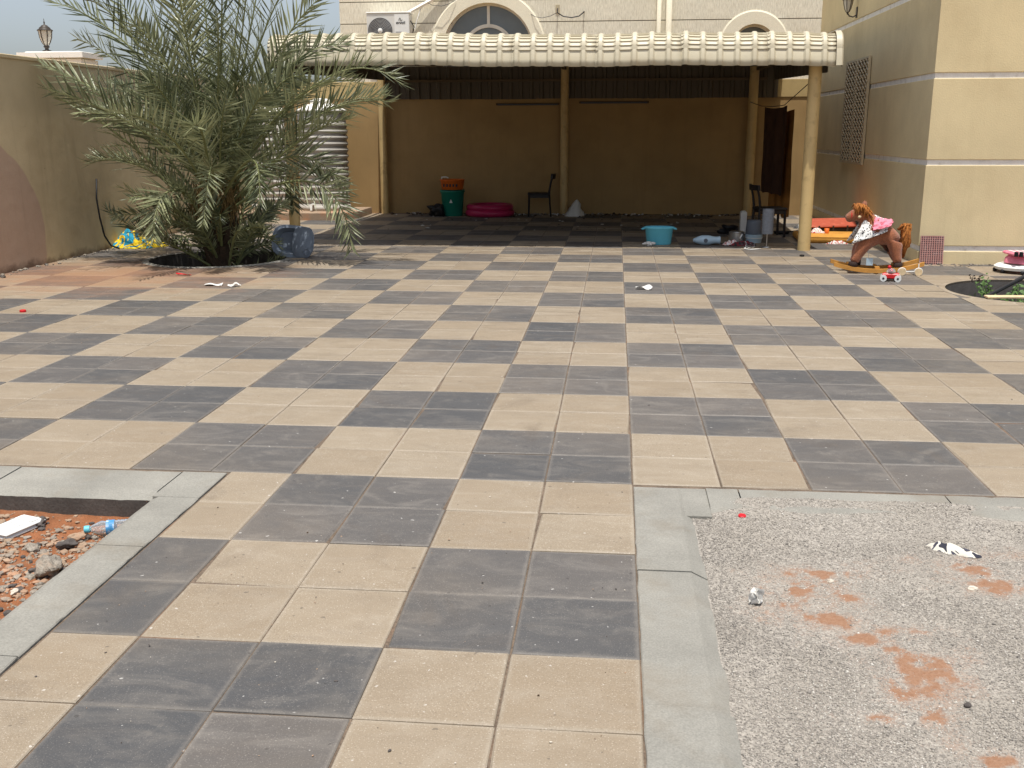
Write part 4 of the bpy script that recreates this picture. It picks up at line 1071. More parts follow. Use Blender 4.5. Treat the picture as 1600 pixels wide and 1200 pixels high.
hard(part('bowl', mb, M['blue_grey'], t_, loc=zc, rot=tilt))
mb = dish(MB(), [(.262,.205,.0),(.23,.175,.06),(.2,.145,.11)]); part('underside', mb, M['blue_grey'], t_, True, loc=zc, rot=tilt)
mb = dish(MB(), [(.125,.195,-.012),(.128,.198,-.035),(.118,.188,-.042)], 3.6); mb.v=[(v[0]+.125,v[1],v[2]-.0) for v in mb.v]
tr = part('tray', mb, M['slate'], t_, loc=zc, rot=tilt); hard(tr)
mb = MB().torus((.185,-.044,-.12), .038, .006,'y',24,8); part('drain_ring', mb, M['slate'], t_, loc=zc, rot=tilt)
mb = MB().box(-.16,-.02,.07,.08,-.10,.11); part('recess', mb, M['slate'], t_, loc=zc, rot=tilt)

# palm litter
p = gp(287,430); solo('litter_scrap', scrap(MB(), p, .17, .035, .004, 1, -.2, .02), M['red'], 'thin red plastic scrap in front of the palm pit', 'scrap')
p = gp(334,446); solo('litter_scrap', scrap(MB(), p, .18, .10, .004, 2, .1, .02), M['tissue'], 'larger white paper scrap on a dark tile before the palm', 'scrap')
p = gp(366,448); solo('litter_scrap', scrap(MB(), p, .13, .05, .004, 3, -.1, .035), M['tissue'], 'small white paper scrap right of the larger one before the palm', 'scrap')
p = gp(1006,452); solo('litter_scrap', scrap(MB(), p, .16, .07, .004, 4, -.2, .03), M['tissue'], 'curled white paper scrap on a dark tile in mid yard', 'scrap')
p = gp(1014,384); mb=MB().blob((p.x,p.y,.03),(.06,.04,.03),2,.7,4); solo('tissue', mb, M['tissue'], 'crumpled white tissue at the foot of the turquoise tub', 'tissue')
p = gp(36,488); solo('bottle_cap', MB().lathe([(.028,0),(.028,.02),(.022,.024),(0,.024)],p,12), M['red'], 'small red cap on the paving by the left edge', 'cap')
p = gp(1159.5,808,-.012); mb=MB().lathe([(.0165,0),(.0165,.012),(.014,.0145),(0,.0145)],(0,0,0),24)
mb.v=[(p.x+v[0],p.y+v[1],-.016+v[2]+v[1]*.1) for v in mb.v]; hard(solo('bottle_cap', mb, M['red'], 'red bottle cap lying on the grey gravel', 'cap'))
p = gp(1486,857,-.01); mb=heap(MB(), p.x,p.y,.095,.045,.024,9,n=20,rot=-.5,z0=-.02,freq=13); solo('striped_rag', mb, M['striped'], 'striped black and white rag on the gravel', 'cloth', True)
p = gp(1182,938,-.01); mb=MB()
for k,(w_,h_,r_) in enumerate(((.05,.05,.2),(.045,.04,1.1),(.04,.045,2.2))):
    vs=[]; fs=[]; n=5
    for j in range(n+1):
        for i in range(n+1):
            u_=(i/n-.5)*w_; z=j/n*h_*.9; b_=.012*math.sin(i*1.4+j+k)
            vs.append((p.x+u_*math.cos(r_)-b_*math.sin(r_), p.y+u_*math.sin(r_)+b_*math.cos(r_)+z*.35, -.018+z))
    for j in range(n):
        for i in range(n): fs.append((j*(n+1)+i,j*(n+1)+i+1,(j+1)*(n+1)+i+1,(j+1)*(n+1)+i))
    mb.add(vs,fs)
solo('tissue', mb, M['tissue'], 'torn white plastic wrapper standing on the gravel', 'wrapper', True)
for (x_,y_,r,lb,m_) in ((1298,908,.010,'small white pebble in the upper orange sand patch','stone_pale'),(1520,920,.013,'white pebble right of the sand patches near the gravel edge','stone_pale'),(1511,1102,.008,'dark pebble alone on the lower gravel','stone_dark')):
    p=gp(x_,y_,-.012); solo('pebble', MB().blob((p.x,p.y,-.012),(r*1.3,r,r*.8),1,.3,int(x_)), M[m_], lb, 'pebble', group='pebbles on the gravel')

# foam box and bottle in the soil bed
p = gp(24,819,-.06); t_ = thing('foam_box', 'white foam food box lying on the red soil', 'box', (p.x,p.y,-.093), rad(-18))
w_,d_,h_=.062,.10,.035
part('tray', MB().cbox(-w_,w_,-d_,d_,0,h_*.5,.008), M['foam'], t_); part('lid', MB().cbox(-w_*1.02,w_*1.02,-d_*1.02,d_*1.02,h_*.52,h_,.008), M['foam'], t_)
part('lid_rib', MB().cbox(-w_*.8,w_*.8,d_*.4,d_*.8,h_,h_+.005,.002), M['white_plastic'], t_)
for k in (-1,0,1): part('lid_rib', MB().cbox(k*.03-.006,k*.03+.006,-d_*.7,d_*.1,h_,h_+.004,.0015), M['white_plastic'], t_)
p = gp(178,823,-.06); t_ = thing('plastic_bottle', 'clear plastic water bottle with blue cap by the left kerb', 'bottle', (p.x,p.y,-.062), rad(18))
pr=[(.0,0),(.026,.002),(.032,.01)]
for k in range(9): pr += [(.032,.015+k*.015),(.0295,.022+k*.015)]
pr += [(.032,.155),(.03,.165),(.02,.19),(.013,.202),(.0125,.215)]
def lie(mb): mb.v=[(.11-v[2],v[0],v[1]) for v in mb.v]; return mb
part('bottle_body', lie(MB().lathe(pr,seg=24)), M['clear'], t_, True)
part('cap', lie(MB().lathe([(.0155,.207),(.0155,.226),(.0135,.229),(0,.229)],seg=20)), M['turquoise'], t_)
part('label_band', lie(MB().lathe([(.0325,.105),(.0325,.138)],seg=24,cap=False)), mk('bottle_label',(70,140,190),.5,.3,30,obj=True,c2=(230,235,240),c2amt=.9,c2scale=40), t_)

# --- under the carport
def chair(loc, rotz, label):
    t = thing('chair', label, 'chair', loc, rotz, 'black wooden chairs')
    part('seat', MB().cbox(-.21,.21,-.20,.20,.40,.435,.01), M['black_wood'], t)
    for s in (-1,1):
        part('leg', MB().tube([(-.19,s*.175,0),(-.185,s*.17,.40)], [.018,.022], 6), M['black_wood'], t)
        part('leg', MB().tube([(.22,s*.175,0),(.19,s*.17,.40)], [.018,.022], 6), M['black_wood'], t)
        part('back_post', MB().tube([(.19,s*.17,.43),(.215,s*.175,.60),(.25,s*.18,.73)], [.021,.018,.017], 6), M['black_wood'], t)
        part('apron', MB().box(-.17,.17,s*.165-.012,s*.165+.012,.345,.399), M['black_wood'], t)
    mb=MB(); n=12; vs=[]; fs=[]
    for k in range(n+1):
        y=-.23+.46*k/n; dx=.055*(1-(y/.23)**2)
        for x_,z_ in ((.215+dx,.69),(.25+dx,.69),(.262+dx,.77),(.227+dx,.77)): vs.append((x_,y,z_))
    for k in range(n):
        for j in range(4): fs.append((k*4+j,k*4+(j+1)%4,(k+1)*4+(j+1)%4,(k+1)*4+j))
    fs += [(3,2,1,0),tuple(n*4+j for j in range(4))]
    part('backrest', mb.add(vs,fs), M['black_wood'], t); return t
chair((at(842,330,16.4).x,16.42,0), rad(4), 'black chair standing by the rear wall beside the middle post')
chair((2.20,12.95,0), rad(188), 'black chair by the hanging curtain and the front post')

p = at(707,337,16.35); t_ = thing('waste_bin', 'green plastic waste bin by the rear wall', 'bin', (p.x,16.4,0))
part('body', MB().lathe([(.175,0),(.185,.02),(.215,.42),(.235,.44),(.235,.475),(.22,.48),(.2,.45),(.17,.05)],seg=32,cap=False), M['green'], t_, True)
part('base', MB().lathe([(0,.012),(.175,.012)],seg=32), M['green'], t_)
mb=MB(); mb.add([(-.03,-.212,.25),(.03,-.212,.25),(0,-.216,.32),(-.03,-.205,.25),(.03,-.205,.25),(0,-.207,.32)],[(0,1,2),(0,3,4,1),(1,4,5,2),(2,5,3,0)]); part('triangle_mark', mb, M['white_plastic'], t_)
p2=(p.x,16.4,.485); t_ = thing('orange_basket', 'orange plastic basket set on top of the green bin', 'basket', p2)
part('body', MB().lathe([(.18,0),(.2,.01),(.225,.17),(.235,.175),(.235,.19),(.218,.19),(.19,.02)],seg=32,cap=False), M['orange'], t_, True)
part('base', MB().lathe([(0,.004),(.18,.004)],seg=32), M['orange'], t_)
for k in range(5): part('slot', MB().box(-.14+k*.06,-.115+k*.06,-.222,-.2,.06,.11), M['dark_grey'], t_)
part('handle', MB().tube([(-.2,-.02,.19),(-.19,-.05,.23),(-.1,-.1,.235),(-.06,-.1,.22)],.012,6), M['white_plastic'], t_)
p = at(765,335,16.35); t_ = thing('paddling_pool', 'pink inflatable paddling pool beside the green bin', 'paddling pool', (p.x,16.42,0))
part('ring', MB().torus((0,0,.065),.40,.065,'z',48,14), M['pink'], t_, True); part('ring', MB().torus((0,0,.165),.38,.06,'z',48,14), M['pink'], t_, True)
part('floor', MB().lathe([(0,.03),(.4,.03)],seg=40), M['pink'], t_)
p=at(690,338,16.3); mb=MB().blob((p.x-.08,16.3,.10),(.17,.13,.12),2,.5,6); solo('bin_bag', mb, M['black'], 'black bag slumped left of the green bin', 'bag', True)
p=at(897,337,16.4); mb=MB(); n=14
vs=[]; fs=[]
for i in range(9):
    q=i/8; 
    for k in range(18):
        a=2*math.pi*k/18; r=(.17*(1-q)**.8+.015)*(1+.35*mnoise.noise(Vector((math.cos(a)*2,math.sin(a)*2,q*3)))); vs.append((p.x+.05*q+r*math.cos(a),16.45+r*.7*math.sin(a),.30*q+.03*mnoise.noise(Vector((a,q*4,1)))*q))
for i in range(8):
    for k in range(18): fs.append((i*18+k,i*18+(k+1)%18,(i+1)*18+(k+1)%18,(i+1)*18+k))
solo('plastic_bag', mb.add(vs,fs), M['offwhite'], 'white plastic bag beside the middle post at the rear wall', 'bag', True)

p = gp(1029.5,382.5); t_ = thing('turquoise_tub', 'turquoise oval plastic tub at the edge of the carport shade', 'tub', (p.x,p.y+.08,0))
part('bowl', MB().lathe([(.16,0),(.17,.01),(.195,.215),(.212,.225),(.215,.245),(.2,.248),(.185,.21),(.155,.02)],seg=40,sy=.62,cap=False), M['turquoise'], t_, True)
part('base', MB().lathe([(0,.008),(.16,.008)],seg=40,sy=.62), M['turquoise'], t_)
for s in (-1,1): part('handle', MB().tube([(s*.2,-.05,.225),(s*.235,-.03,.215),(s*.235,.03,.215),(s*.2,.05,.225)],.012,6), M['turquoise'], t_)
p = gp(1104,384); t_ = thing('urine_bottle', 'translucent pale plastic bottle lying at the shade edge', 'bottle', (p.x,p.y+.08,.07), rad(6))
mb=MB().lathe([(.0,-.19),(.02,-.185),(.045,-.13),(.068,-.06),(.068,.03),(.055,.08),(.048,.12),(.05,.17),(.058,.19),(.05,.19),(.0,.17)],seg=24)
mb.v=[(v[2],v[1],v[0]) for v in mb.v]; part('body', mb, M['pale_blue'], t_, True)
mb=MB().lathe([(.028,0),(.028,.006),(.012,.008),(0,.004)],seg=20); mb.v=[(-.02+v[0],-.066-v[2],v[1]) for v in mb.v]; part('stopper', mb, M['grey_plastic'], t_)

p = gp(1197.5,386.5); t_ = thing('table_lamp', 'small table lamp with tall grey felt cylinder shade', 'lamp', (p.x,p.y,0))
part('foot', MB().lathe([(.085,0),(.085,.012),(.02,.02),(0,.02)],seg=28), M['steel'], t_, True); part('stem', MB().tube([(0,0,.015),(0,0,.48)],.008,8), M['steel'], t_)
hard(part('lamp_shade', MB().lathe([(.076,.185),(.076,.52),(.072,.52),(.072,.185)],seg=36,cap=False), M['felt'], t_))
p = gp(1179,380); t_ = thing('white_pail', 'pale blue pail under a grey plastic basket', 'pail', (p.x,p.y+.1,0))
hard(part('body', MB().lathe([(.105,0),(.118,.075),(.122,.08),(.122,.12),(.11,.12)],seg=32), M['pale_blue'], t_)); part('ridge', MB().torus((0,0,.07),.116,.006,'z',32,6), M['white_plastic'], t_)
t_ = thing('grey_basket', 'upturned grey plastic basket resting on the pale pail', 'basket', (p.x,p.y+.1,.121))
part('body', MB().lathe([(.118,0),(.12,.02),(.108,.16),(.10,.19),(.08,.2),(0,.2)],seg=8,sx=1.05), M['grey_plastic'], t_, True); part('rim', MB().torus((0,0,.012),.119,.008,'z',32,6), M['grey_plastic'], t_)
p = gp(1152,379); t_ = thing('steel_pot', 'steel pot left of the pale pail', 'pot', (p.x,p.y+.12,0))
hard(part('body', MB().lathe([(.10,0),(.11,.01),(.11,.13),(.115,.135),(.105,.135),(.1,.02)],seg=32,cap=False), M['steel'], t_)); part('lid', MB().lathe([(.112,.137),(.09,.15),(.02,.165),(0,.166)],seg=32), M['steel'], t_, True)
part('knob', MB().lathe([(.012,.165),(.02,.18),(.012,.19),(0,.19)],seg=12), M['black'], t_)
for s in (-1,1): part('handle', MB().tube([(s*.11,-.03,.10),(s*.145,-.03,.10),(s*.145,.03,.10),(s*.11,.03,.10)],.007,6), M['black'], t_)
p = gp(1160,384); solo('rag_pile', heap(MB(),p.x,p.y,.20,.07,.07,5,n=22,freq=8), M['rags'], 'dark and red rags in front of the pot and pail', 'rags', True)
c=[gp(1160,366,.15),gp(1156,372,.1),gp(1164,379,.02),gp(1166,386,.01),gp(1174,388,.01),gp(1179,385.5,.01),gp(1168,384,.012),gp(1163,388.5,.01),gp(1172,390,.01),gp(1188,389,.01)]
solo('power_cord', MB().tube(c,.008,6), M['white_plastic'], 'white power cord looped on the paving by the pail', 'cord', True)
p = gp(1167,372); mb=MB().cbox(p.x-.05,p.x+.04,p.y+.45,p.y+.6,0,.36,.02); hard(solo('kettle_base', mb, M['offwhite'], 'pale plastic appliance standing behind the grey basket', 'appliance'))

p = gp(1222,366); t_ = thing('black_pan', 'black frying pan lying near the chair legs', 'pan', (p.x,p.y+.05,0))
part('pan', MB().lathe([(.0,.006),(.10,.006),(.125,.04),(.128,.04),(.104,.0),(0,.0)],seg=28,cap=False), M['black'], t_, True); part('handle', MB().tube([(.12,0,.035),(.28,.05,.05)],.011,6), M['black'], t_)
p = gp(1143,383); solo('brush_pile', heap(MB(),p.x,p.y,.13,.06,.09,21,n=18,freq=9), M['rags_pale'], 'pale and red crumpled cloth left of the steel pot', 'cloth', True)
p = gp(1137,366); mb = MB().blob((p.x+.02,p.y+.1,.07),(.15,.1,.075),2,.45,31); solo('dark_bundle', mb, M['black'], 'dark bundle on the shaded paving behind the steel pot', 'bundle', True)
p = gp(1253,401); solo('black_puck', MB().lathe([(.03,0),(.03,.02),(.024,.024),(0,.024)],(p.x,p.y,.001),14), M['black'], 'small black puck on the tile before the front post', 'cap')
# mattress, suitcase and clothes beside the front post
a=gp(1247,380.5); b=gp(1338,381.5)
t_ = thing('mattress', 'mustard foam mattress on the paving behind the front post', 'mattress', ((a.x+b.x)/2+.10,a.y+.45,0), rad(-3))
W_=(b.x-a.x)/2+.06
mb=MB().cbox(-W_,W_,-.42,.42,.0,.10,.03); hard(part('pad', mb, M['mustard'], t_),50)
part('piping', MB().tube([(-W_+.02,-.415,.085),(W_-.02,-.415,.085)],.007,6), M['mustard'], t_)
p=gp(1298,362,.1); t_ = thing('suitcase', 'flat orange red suitcase lying on the mustard mattress', 'suitcase', (p.x+.07,p.y+.28,.101), rad(-4)); t_.rotation_euler=(rad(9),rad(-2),rad(-6))
hard(part('shell', MB().cbox(-.33,.33,-.22,.24,.0,.085,.015), M['black'], t_)); 
hard(part('lid', MB().cbox(-.335,.335,-.225,.245,.087,.125,.018), M['quilt_red'], t_))
for k in (-1,0,1): part('strap', MB().box(k*.2-.012,k*.2+.012,-.228,-.221,.01,.12), M['dark_grey'], t_)
p=gp(1292,365,.1); t_=thing('orange_cup', 'orange plastic cup in front of the red suitcase', 'cup', (p.x,p.y+.02,.102))
part('body', MB().lathe([(.028,0),(.036,.07),(.033,.07),(.026,.006)],seg=20,cap=False), M['orange'], t_, True)
p=gp(1276,364,.1); solo('clothes', heap(MB(),p.x,p.y+.02,.13,.06,.07,8,n=18,z0=.101,freq=10), M['rags_pale'], 'pale clothes heaped by the post on the mattress', 'clothes', True)
p=gp(1255,356,.1); solo('clothes', heap(MB(),p.x,p.y-.1,.17,.10,.06,12,n=18,z0=.101,freq=9), M['offwhite'], 'white clothes behind the front post on the mattress', 'clothes', True)
p=gp(1307,381); solo('wrapper_scrap', heap(MB(),p.x,p.y-.04,.15,.03,.04,15,n=14,freq=12), M['rags_pale'], 'crumpled white and red wrapper in front of the mattress', 'wrapper', True)

# curtain on its line
c0,c1=Vector((2.30,16.76,2.05)),Vector((2.39,11.21,2.18))
mids=[Vector((2.31,15.35,1.95)),Vector((2.40,14.6,1.925)),Vector((2.47,13.9,1.93))]
solo('clothes_line', MB().tube([c0,*mids,c1],.006,6), M['black'], 'thin dark clothes line sagging between the right carport posts', 'line')
t_=thing('curtain', 'dark brown cloth hanging from the clothes line by the right posts', 'curtain', (2.46,14.6,.05))
def drape(x_of, y0, y1, zt, zb, seed, nh=40, nv=26, amp=.05):
    vs=[]; fs=[]
    for j in range(nv+1):
        q=j/nv
        for i in range(nh+1):
            s_=i/nh; y=y0+(y1-y0)*s_; fold=math.sin(s_*17+seed)*amp*(.35+.65*q)+.04*mnoise.noise(Vector((s_*4,q*2,seed)))
            zt_=zt-.035*math.sin(s_*math.pi); zb_=zb+.10*mnoise.noise(Vector((s_*3,0,seed)))
            vs.append((x_of(s_)+fold-t_.location.x, y-t_.location.y+.05*mnoise.noise(Vector((q*3,seed,s_)))*q, zt_+(zb_-zt_)*q-t_.location.z))
    for j in range(nv):
        for i in range(nh): fs.append((j*(nh+1)+i,j*(nh+1)+i+1,(j+1)*(nh+1)+i+1,(j+1)*(nh+1)+i))
    return MB().add(vs,fs)
CA, CB = at(1195,158,15.1), at(1231,164,14.0)
part('dark_panel', drape(lambda s: CA.x+(CB.x-CA.x)*s,15.1,14.0,1.93,.55,1,amp=.025), M['curtain'], t_, True)
GA, GB = at(1203,300,15.2), at(1233,300,14.5)
part('gold_panel', drape(lambda s: GA.x+(GB.x-GA.x)*s,15.2,14.5,1.88,.16,4,amp=.02), M['curtain_gold'], t_, True)

# --- rocking horse
hp=gp(1372,428.5); K=.0079
horse=thing('rocking_horse', 'brown plush rocking horse on wooden rockers by the villa corner', 'rocking horse', (hp.x,hp.y+.16,0), rad(-4))
def H(px,py,w=0): return Vector(((px-1372)*K, w, (428.5-py)*K))
sk=bpy.data.meshes.new('horse_skin')
J=[H(1392,372),H(1378,370),H(1364,366),H(1357,357),H(1351,348),H(1341,346),H(1333,351),H(1326,354)]
R_=[(.125,.135),(.115,.12),(.12,.13),(.095,.11),(.082,.095),(.082,.085),(.058,.06),(.046,.046)]
E_=[(0,1),(1,2),(2,3),(3,4),(4,5),(5,6),(6,7)]
def leg(root, pts, rr):
    prev=root
    for q,r in zip(pts,rr): J.append(q); R_.append((r,r)); E_.append((prev,len(J)-1)); prev=len(J)-1
for s in (-1,1):
    leg(0,[H(1395,385,s*.075),H(1396,398,s*.095),H(1400-(4 if s>0 else 0)+(8 if s>0 else 0),414,s*.115)],[.098,.066,.046])
    leg(2,[H(1355,384,s*.075),H(1346,400,s*.095),H(1339+(9 if s>0 else 0),414,s*.115)],[.085,.064,.052])
sk.from_pydata([tuple(v) for v in J],E_,[]); so=bpy.data.objects.new('tmp_skin',sk); COL.objects.link(so)
so.modifiers.new('s','SKIN'); sv=sk.skin_vertices[0].data
for i,r in enumerate(R_): sv[i].radius=r
sv[0].use_root=True
ss=so.modifiers.new('b','SUBSURF'); ss.levels=2; ss.render_levels=2
dg=bpy.context.evaluated_depsgraph_get(); hm=bpy.data.meshes.new_from_object(so.evaluated_get(dg)); bpy.data.objects.remove(so,do_unlink=True)
hm.name='body'; hm.materials.clear(); hm.materials.append(M['fur']); hm.polygons.foreach_set('use_smooth',[True]*len(hm.polygons)); link('body',hm,horse)
for s in (-1,1):
    mb=MB().lathe([(.047,-.055),(.05,-.02),(.046,.012),(.03,.016)],H(1400+(4 if s>0 else 0),414,s*.115),14); part('hoof',mb,M['hoof'],horse,True)
    mb=MB().lathe([(.05,-.05),(.052,-.015),(.048,.014),(.03,.018)],H(1339+(9 if s>0 else 0),414,s*.115),14); part('hoof',mb,M['hoof'],horse,True)
    part('ear',MB().tube([H(1350,337,s*.045),H(1351,332,s*.055),H(1351.5,328,s*.05)],[.022,.018,.004],8),M['fur'],horse,True)
    part('handle',MB().tube([H(1348,349,0),H(1343,349.5,s*.10)],.016,8),M['plank'],horse,True)
rg=random.Random(9); mb=MB()
for k in range(260):
    q=rg.random(); b=H(1340+q*20,335+q*q*16-2*math.sin(q*3.1),rg.uniform(-.045,.045)); e=b+Vector((rg.uniform(-.05,.06),rg.choice((-1,1))*rg.uniform(.03,.085),-rg.uniform(.02,.10))); mb.tube([b,(b+e)/2+Vector((0,0,.03)),e],[.012,.011,.003],5)
part('mane',mb,M['fur_tail'],horse,True)
mb=MB()
for k in range(170):
    b=H(1399,367,rg.uniform(-.03,.03)); c_=H(1405+rg.uniform(0,10),362+rg.uniform(-3,6),rg.uniform(-.05,.05)); d=H(1404+rg.uniform(-1,12),386+rg.uniform(-6,6),rg.uniform(-.05,.05)); e=H(1404+rg.uniform(-1,6),400+rg.uniform(-8,8),rg.uniform(-.035,.035)); mb.tube([b,c_,d,e],[.010,.016,.014,.003],5)
part('tail',mb,M['fur_tail'],horse,True)
part('bridle',MB().torus(H(1334,349),.052,.008,'x',20,6),M['red'],horse)
for s in (-1,1):
    pts=[]; n=18
    for k in range(n+1):
        u_=-.47+.96*k/n; pts.append((u_,s*.15,.012+.34*(u_+.02)**2+(.0)))
    mb=MB(); vs=[]; fs=[]
    for (x,y,z) in pts:
        for a_,b_ in ((-.016,0),(.016,0),(.016,.045),(-.016,.045)): vs.append((x,y+a_,z+b_))
    for k in range(n):
        for j in range(4): fs.append((k*4+j,k*4+(j+1)%4,(k+1)*4+(j+1)%4,(k+1)*4+j))
    fs+=[(3,2,1,0),tuple(n*4+j for j in range(4))]; part('rocker',mb.add(vs,fs),M['wood'],horse)
for u_ in (-.27,.0,.22): part('cross_bar',MB().box(u_-.025,u_+.025,-.15,.15,.058+.34*(u_+.02)**2,.078+.34*(u_+.02)**2),M['wood'],horse)
for px_,py_ in ((1404,428),(1426,424)):
    c_=Vector(((px_-1372)*K,-.205,.04)); wl=part('wheel',MB().lathe([(.012,-.012),(.04,-.012),(.04,.012),(.012,.012)],seg=24),M['plank'],horse,loc=c_,rot=(rad(90),0,rad(0)))
    link('tyre',MB().torus((0,0,0),.039,.008,'z',24,6).mesh('tyre',M['white_dirty']),wl)
part('axle_rod',MB().tube([((1404-1372)*K,-.205,.04),((1426-1372)*K,-.205,.045),((1426-1372)*K,-.19,.13)],.007,6),M['white_dirty'],horse)
part('tag_string',MB().tube([H(1361,384,-.10),H(1359,398,-.11),H(1360,408,-.11)],.003,4),M['white_dirty'],horse)
part('tag_card',MB().box((1357-1372)*K,(1366-1372)*K,-.113,-.110,(428.5-417)*K,(428.5-407)*K),M['pale_blue'],horse)
# cloths over the horse
def horse_cloth(name,ridge,hem,wr,wh,mat,label,cat,thick=.0,seed=0):
    n=16; vs=[]; fs=[]
    for j in range(2*n+1):
        v=j/n-1; s=-1 if v<0 else 1; q=abs(v)
        for i in range(n+1):
            t=i/n; a=H(*ridge[0]).lerp(H(*ridge[1]),t); b=H(*hem[0]).lerp(H(*hem[1]),t)
            p_=a.lerp(b,q**.9); wy=(wr+(wh-wr)*q**.5)*s if q>0 else 0
            nz=.012*mnoise.noise(Vector((t*5,v*5,seed)))+.008*mnoise.noise(Vector((t*11,v*11,seed)))
            vs.append((p_.x+nz,wy+nz*2*s,p_.z+nz))
    for j in range(2*n):
        for i in range(n): fs.append((j*(n+1)+i,j*(n+1)+i+1,(j+1)*(n+1)+i+1,(j+1)*(n+1)+i))
    me=MB().add(vs,fs).mesh(name,mat,True); o=link(name,me,None,horse.location,horse.rotation_euler); tag(o,label,cat)
    md=o.modifiers.new('thick','SOLIDIFY'); md.thickness=.006; return o
horse_cloth('spotted_cloth',((1356,343),(1386,355)),((1333,387),(1380,369)),.0,.17,M['spotted'],'white cloth with black spots draped over the rocking horse','cloth',seed=1)
horse_cloth('pink_cloth',((1365,349),(1391,354)),((1361,367),(1384,361)),.0,.185,M['pink_soft'],'small pink cloth on the rocking horse back','cloth',seed=5)

# toy car
p=gp(1393,440); t_=thing('toy_car','small red toy car with white wheels before the rocking horse','toy car',(p.x,p.y+.05,0),rad(-14))
hard(part('body',MB().cbox(-.085,.085,-.05,.05,.025,.085,.012),M['red'],t_)); part('chassis',MB().cbox(-.09,.09,-.045,.045,.018,.04,.004),M['black'],t_)
part('dome',MB().lathe([(.05,.085),(.048,.105),(.03,.13),(0,.138)],(.0,0,0),20),M['clear'],t_,True)
part('driver_head',MB().blob((-.005,0,.108),(.022,.022,.024),1,.05,1),M['red'],t_,True); part('knob',MB().lathe([(.015,.13),(.02,.15),(.01,.165),(0,.166)],(-.02,0,0),12),M['red'],t_,True)
for sx in (-1,1):
    for sy in (-1,1):
        wl=part('wheel',MB().lathe([(0,-.012),(.034,-.012),(.034,.012),(0,.012)],seg=20),M['white_plastic'],t_,loc=(sx*.072,sy*.064,.034),rot=(rad(90),0,0)); link('hub_cap',MB().lathe([(0,.0),(.012,-.014*1),(.012,.014),(0,.016)],seg=10).mesh('hub_cap',M['dark_grey']),wl)

# perforated red panel against the villa
a=at(1437,417,9.72); b=at(1472,419,9.72)
t_=thing('perforated_panel','faded red perforated plastic panel leaning on the villa wall','panel',((a.x+b.x)/2,9.735,0)); W_=(b.x-a.x)/2; Hh=.335
t_.rotation_euler=(rad(-6),0,0)
part('sheet',MB().box(-W_,W_,.004,.012,0,Hh),M['dark_grey'],t_)
pm=mk('faded_red',(176,130,122),.8,.15,30,obj=True,c2=(206,180,170),c2amt=.6,c2scale=20)
mb=MB(); nxp,nzp=10,13
for k in range(nxp+1): x=-W_+2*W_*k/nxp; mb.box(x-.005,x+.005,-.006,.0035,0,Hh)
for k in range(nzp+1): z=Hh*k/nzp; mb.box(-W_,W_,-.004,.003,z-.0045,z+.0045)
part('lattice',mb,pm,t_)

# pink and white baby walker at the right edge
p=gp(1597,428); t_=thing('baby_walker','pink and white folded baby walker by the villa wall','baby walker',(p.x+.12,p.y+.15,0),rad(5))
hard(part('base_plate',MB().lathe([(.30,.03),(.36,.04),(.37,.07),(.34,.09),(.24,.095),(.22,.08)],seg=40,sy=.8,cap=False),M['white_plastic'],t_))
hard(part('seat_ring',MB().lathe([(.20,.10),(.27,.11),(.26,.16),(.2,.215),(.14,.23),(.12,.2)],seg=40,sy=.8,cap=False),M['pink_soft'],t_))
part('tray',MB().cbox(-.26,.0,-.2,.12,.20,.235,.015),M['pink_soft'],t_)
for k in range(3): part('tray_stripe',MB().box(-.22+k*.07,-.19+k*.07,-.16,.08,.236,.24),M['white_plastic'],t_)
for a_ in (200,240,160): part('wheel',MB().blob((.35*math.cos(rad(a_)),.28*math.sin(rad(a_)),.025),(.03,.02,.025),1,.05,2),M['black'],t_,True)
for xx,yy in ((-.25,-.2),(-.2,-.21)): part('knob',MB().lathe([(.022,.2),(.022,.25),(0,.255)],(xx,yy,0),12),M['black'],t_)
# pole and plank over the right pit, weeds inside
a=gp(1546,461,-.03); b=gp(1603,431,.12); solo('black_pole',MB().tube([a+(a-b)*.25,a,b+(b-a)*.3],.022,8),M['rubber'],'black pole lying across the edge of the right tree pit','pole')
a=gp(1550,468); b=gp(1606,470); d=Vector((b.x-a.x,b.y-a.y,0)); a2=Vector((a.x,a.y,.012))
mb=MB().cbox(-.06,.62,-.045,.045,0,.02,.004); an=rad(3); mb.v=[(a2.x+v[0]*math.cos(an)-v[1]*math.sin(an),a2.y+v[0]*math.sin(an)+v[1]*math.cos(an),.016+v[2]) for v in mb.v]
solo('plank',mb,M['plank'],'pale wooden plank on the front edge of the right pit','plank')
rg=random.Random(13)
for (wx,wy,h_,n_,lb) in ((3.72,7.75,.50,260,'leafy green weed in the right tree pit, nearest the yard'),(4.02,7.6,.50,300,'leafy green weed in the middle of the right tree pit')):
    t_=thing('weed',lb,'weed',(wx,wy,-.38)); stm=MB(); lv=MB()
    for k in range(9):
        a_=rg.uniform(0,6.28); e=Vector((math.cos(a_)*.24,math.sin(a_)*.24,h_*rg.uniform(.6,1))); stm.tube([(0,0,0),e*.5+Vector((0,0,.05)),e],[.006,.005,.002],4)
        for q in range(n_//9):
            f_=rg.uniform(.3,1); p=e*f_+Vector((rg.gauss(0,.03),rg.gauss(0,.03),rg.gauss(0,.02))); d=Vector((rg.gauss(0,1),rg.gauss(0,1),rg.gauss(.3,.5))).normalized(); s_=d.orthogonal().normalized(); L_=rg.uniform(.03,.06)
            lv.add([p,p+d*L_*.5+s_*L_*.3,p+d*L_,p+d*L_*.5-s_*L_*.3],[(0,1,2,3)])
    part('stem',stm,M['leaf_weed'],t_); part('leaves',lv,M['leaf_weed'],t_)
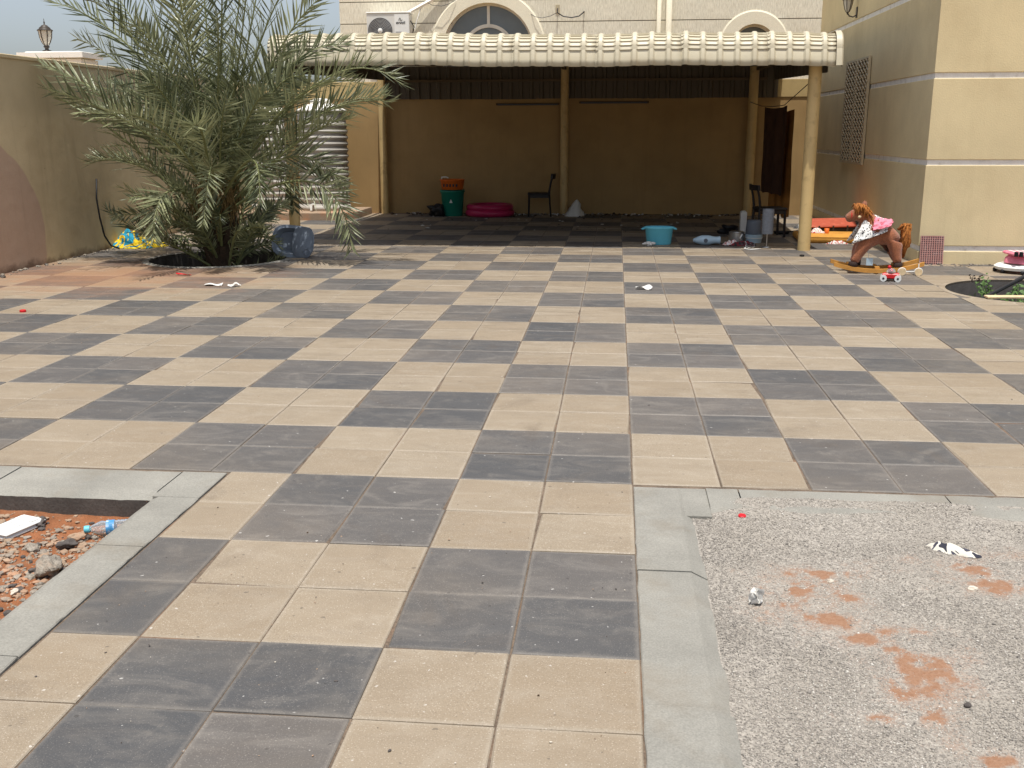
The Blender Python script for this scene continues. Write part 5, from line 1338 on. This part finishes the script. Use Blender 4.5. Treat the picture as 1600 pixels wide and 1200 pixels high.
for x_,y_,lb in ((1519,441,'dry twig sprouting behind the right pit, left one'),(1530,442,'dry twig sprouting behind the right pit, right one')):
    p=gp(x_,y_); mb=MB()
    for k in range(4):
        e=p+Vector((rg.uniform(-.07,.03),rg.uniform(-.03,.03),rg.uniform(.04,.08))); mb.tube([p,(p+e)/2+Vector((0,0,.02)),e],[.004,.003,.0015],4)
        lv=e; mb.add([lv,lv+Vector((.015,0,.01)),lv+Vector((.025,0,0)),lv+Vector((.012,0,-.008))],[(0,1,2,3)])
    solo('twig',mb,M['hoof'],lb,'twig',group='dry twigs by the right pit')

# loose litter and grit
rg=random.Random(31); mb=MB()
for k in range(420):
    x=rg.uniform(-4.4,2.3); y=16.9-abs(rg.gauss(0,.22)); 
    if rg.random()<.35 and not -4.2<x<-2.2: continue
    r=.012+.03*rg.random()**2; mb.blob((x,y,r*.4),(r*rg.uniform(.7,1.8),r,r*.5),0,.5,k,rg.choice((0,0,1,2,3)),rot=rg.uniform(0,6))
for k in range(120):
    x=rg.uniform(-4,2.3); y=rg.uniform(13.5,16.6); r=.010+.018*rg.random()**2; mb.blob((x,y,r*.3),(r*1.4,r,r*.3),0,.4,k+900,rg.choice((0,1,2,3)),rot=rg.uniform(0,6))
for k in range(160):
    x=-6.97+abs(rg.gauss(0,.06)); y=rg.uniform(5,14); r=.01+.02*rg.random()**2; mb.blob((x,y,r*.3),(r*1.3,r,r*.5),0,.4,k+1500,rg.choice((0,0,2)),rot=rg.uniform(0,6))
for k in range(200):
    x=rg.uniform(3.5,6); y=9.78-abs(rg.gauss(0,.1)); r=.006+.014*rg.random()**2; mb.blob((x,y,r*.3),(r*1.3,r,r*.5),0,.4,k+2500,rg.choice((0,0,2)),rot=rg.uniform(0,6))
stuff(link('litter',mb.mesh('litter',[M['stone_grey'],M['tissue'],M['stone_dark'],M['trunk']])))
mb=MB()
for k in range(260):                              # crumbs and grit on the paving
    y=-.6+12*rg.random()**1.5; x=rg.uniform(-6.5,4.5) if y>1.7 else rg.uniform(-1.85,-.03)
    if in_pit(x,y,.1): continue
    r=.0014+.0032*rg.random()**3; mb.blob((x,y,.002+r*.3),(r*rg.uniform(.8,1.8),r,r*.6),0,.4,k,rg.choice((0,0,1,2,2,3)),rot=rg.uniform(0,6))
stuff(link('grit',mb.mesh('grit',[M['stone_dark'],M['stone_pale'],M['concrete'],M['trunk']])))
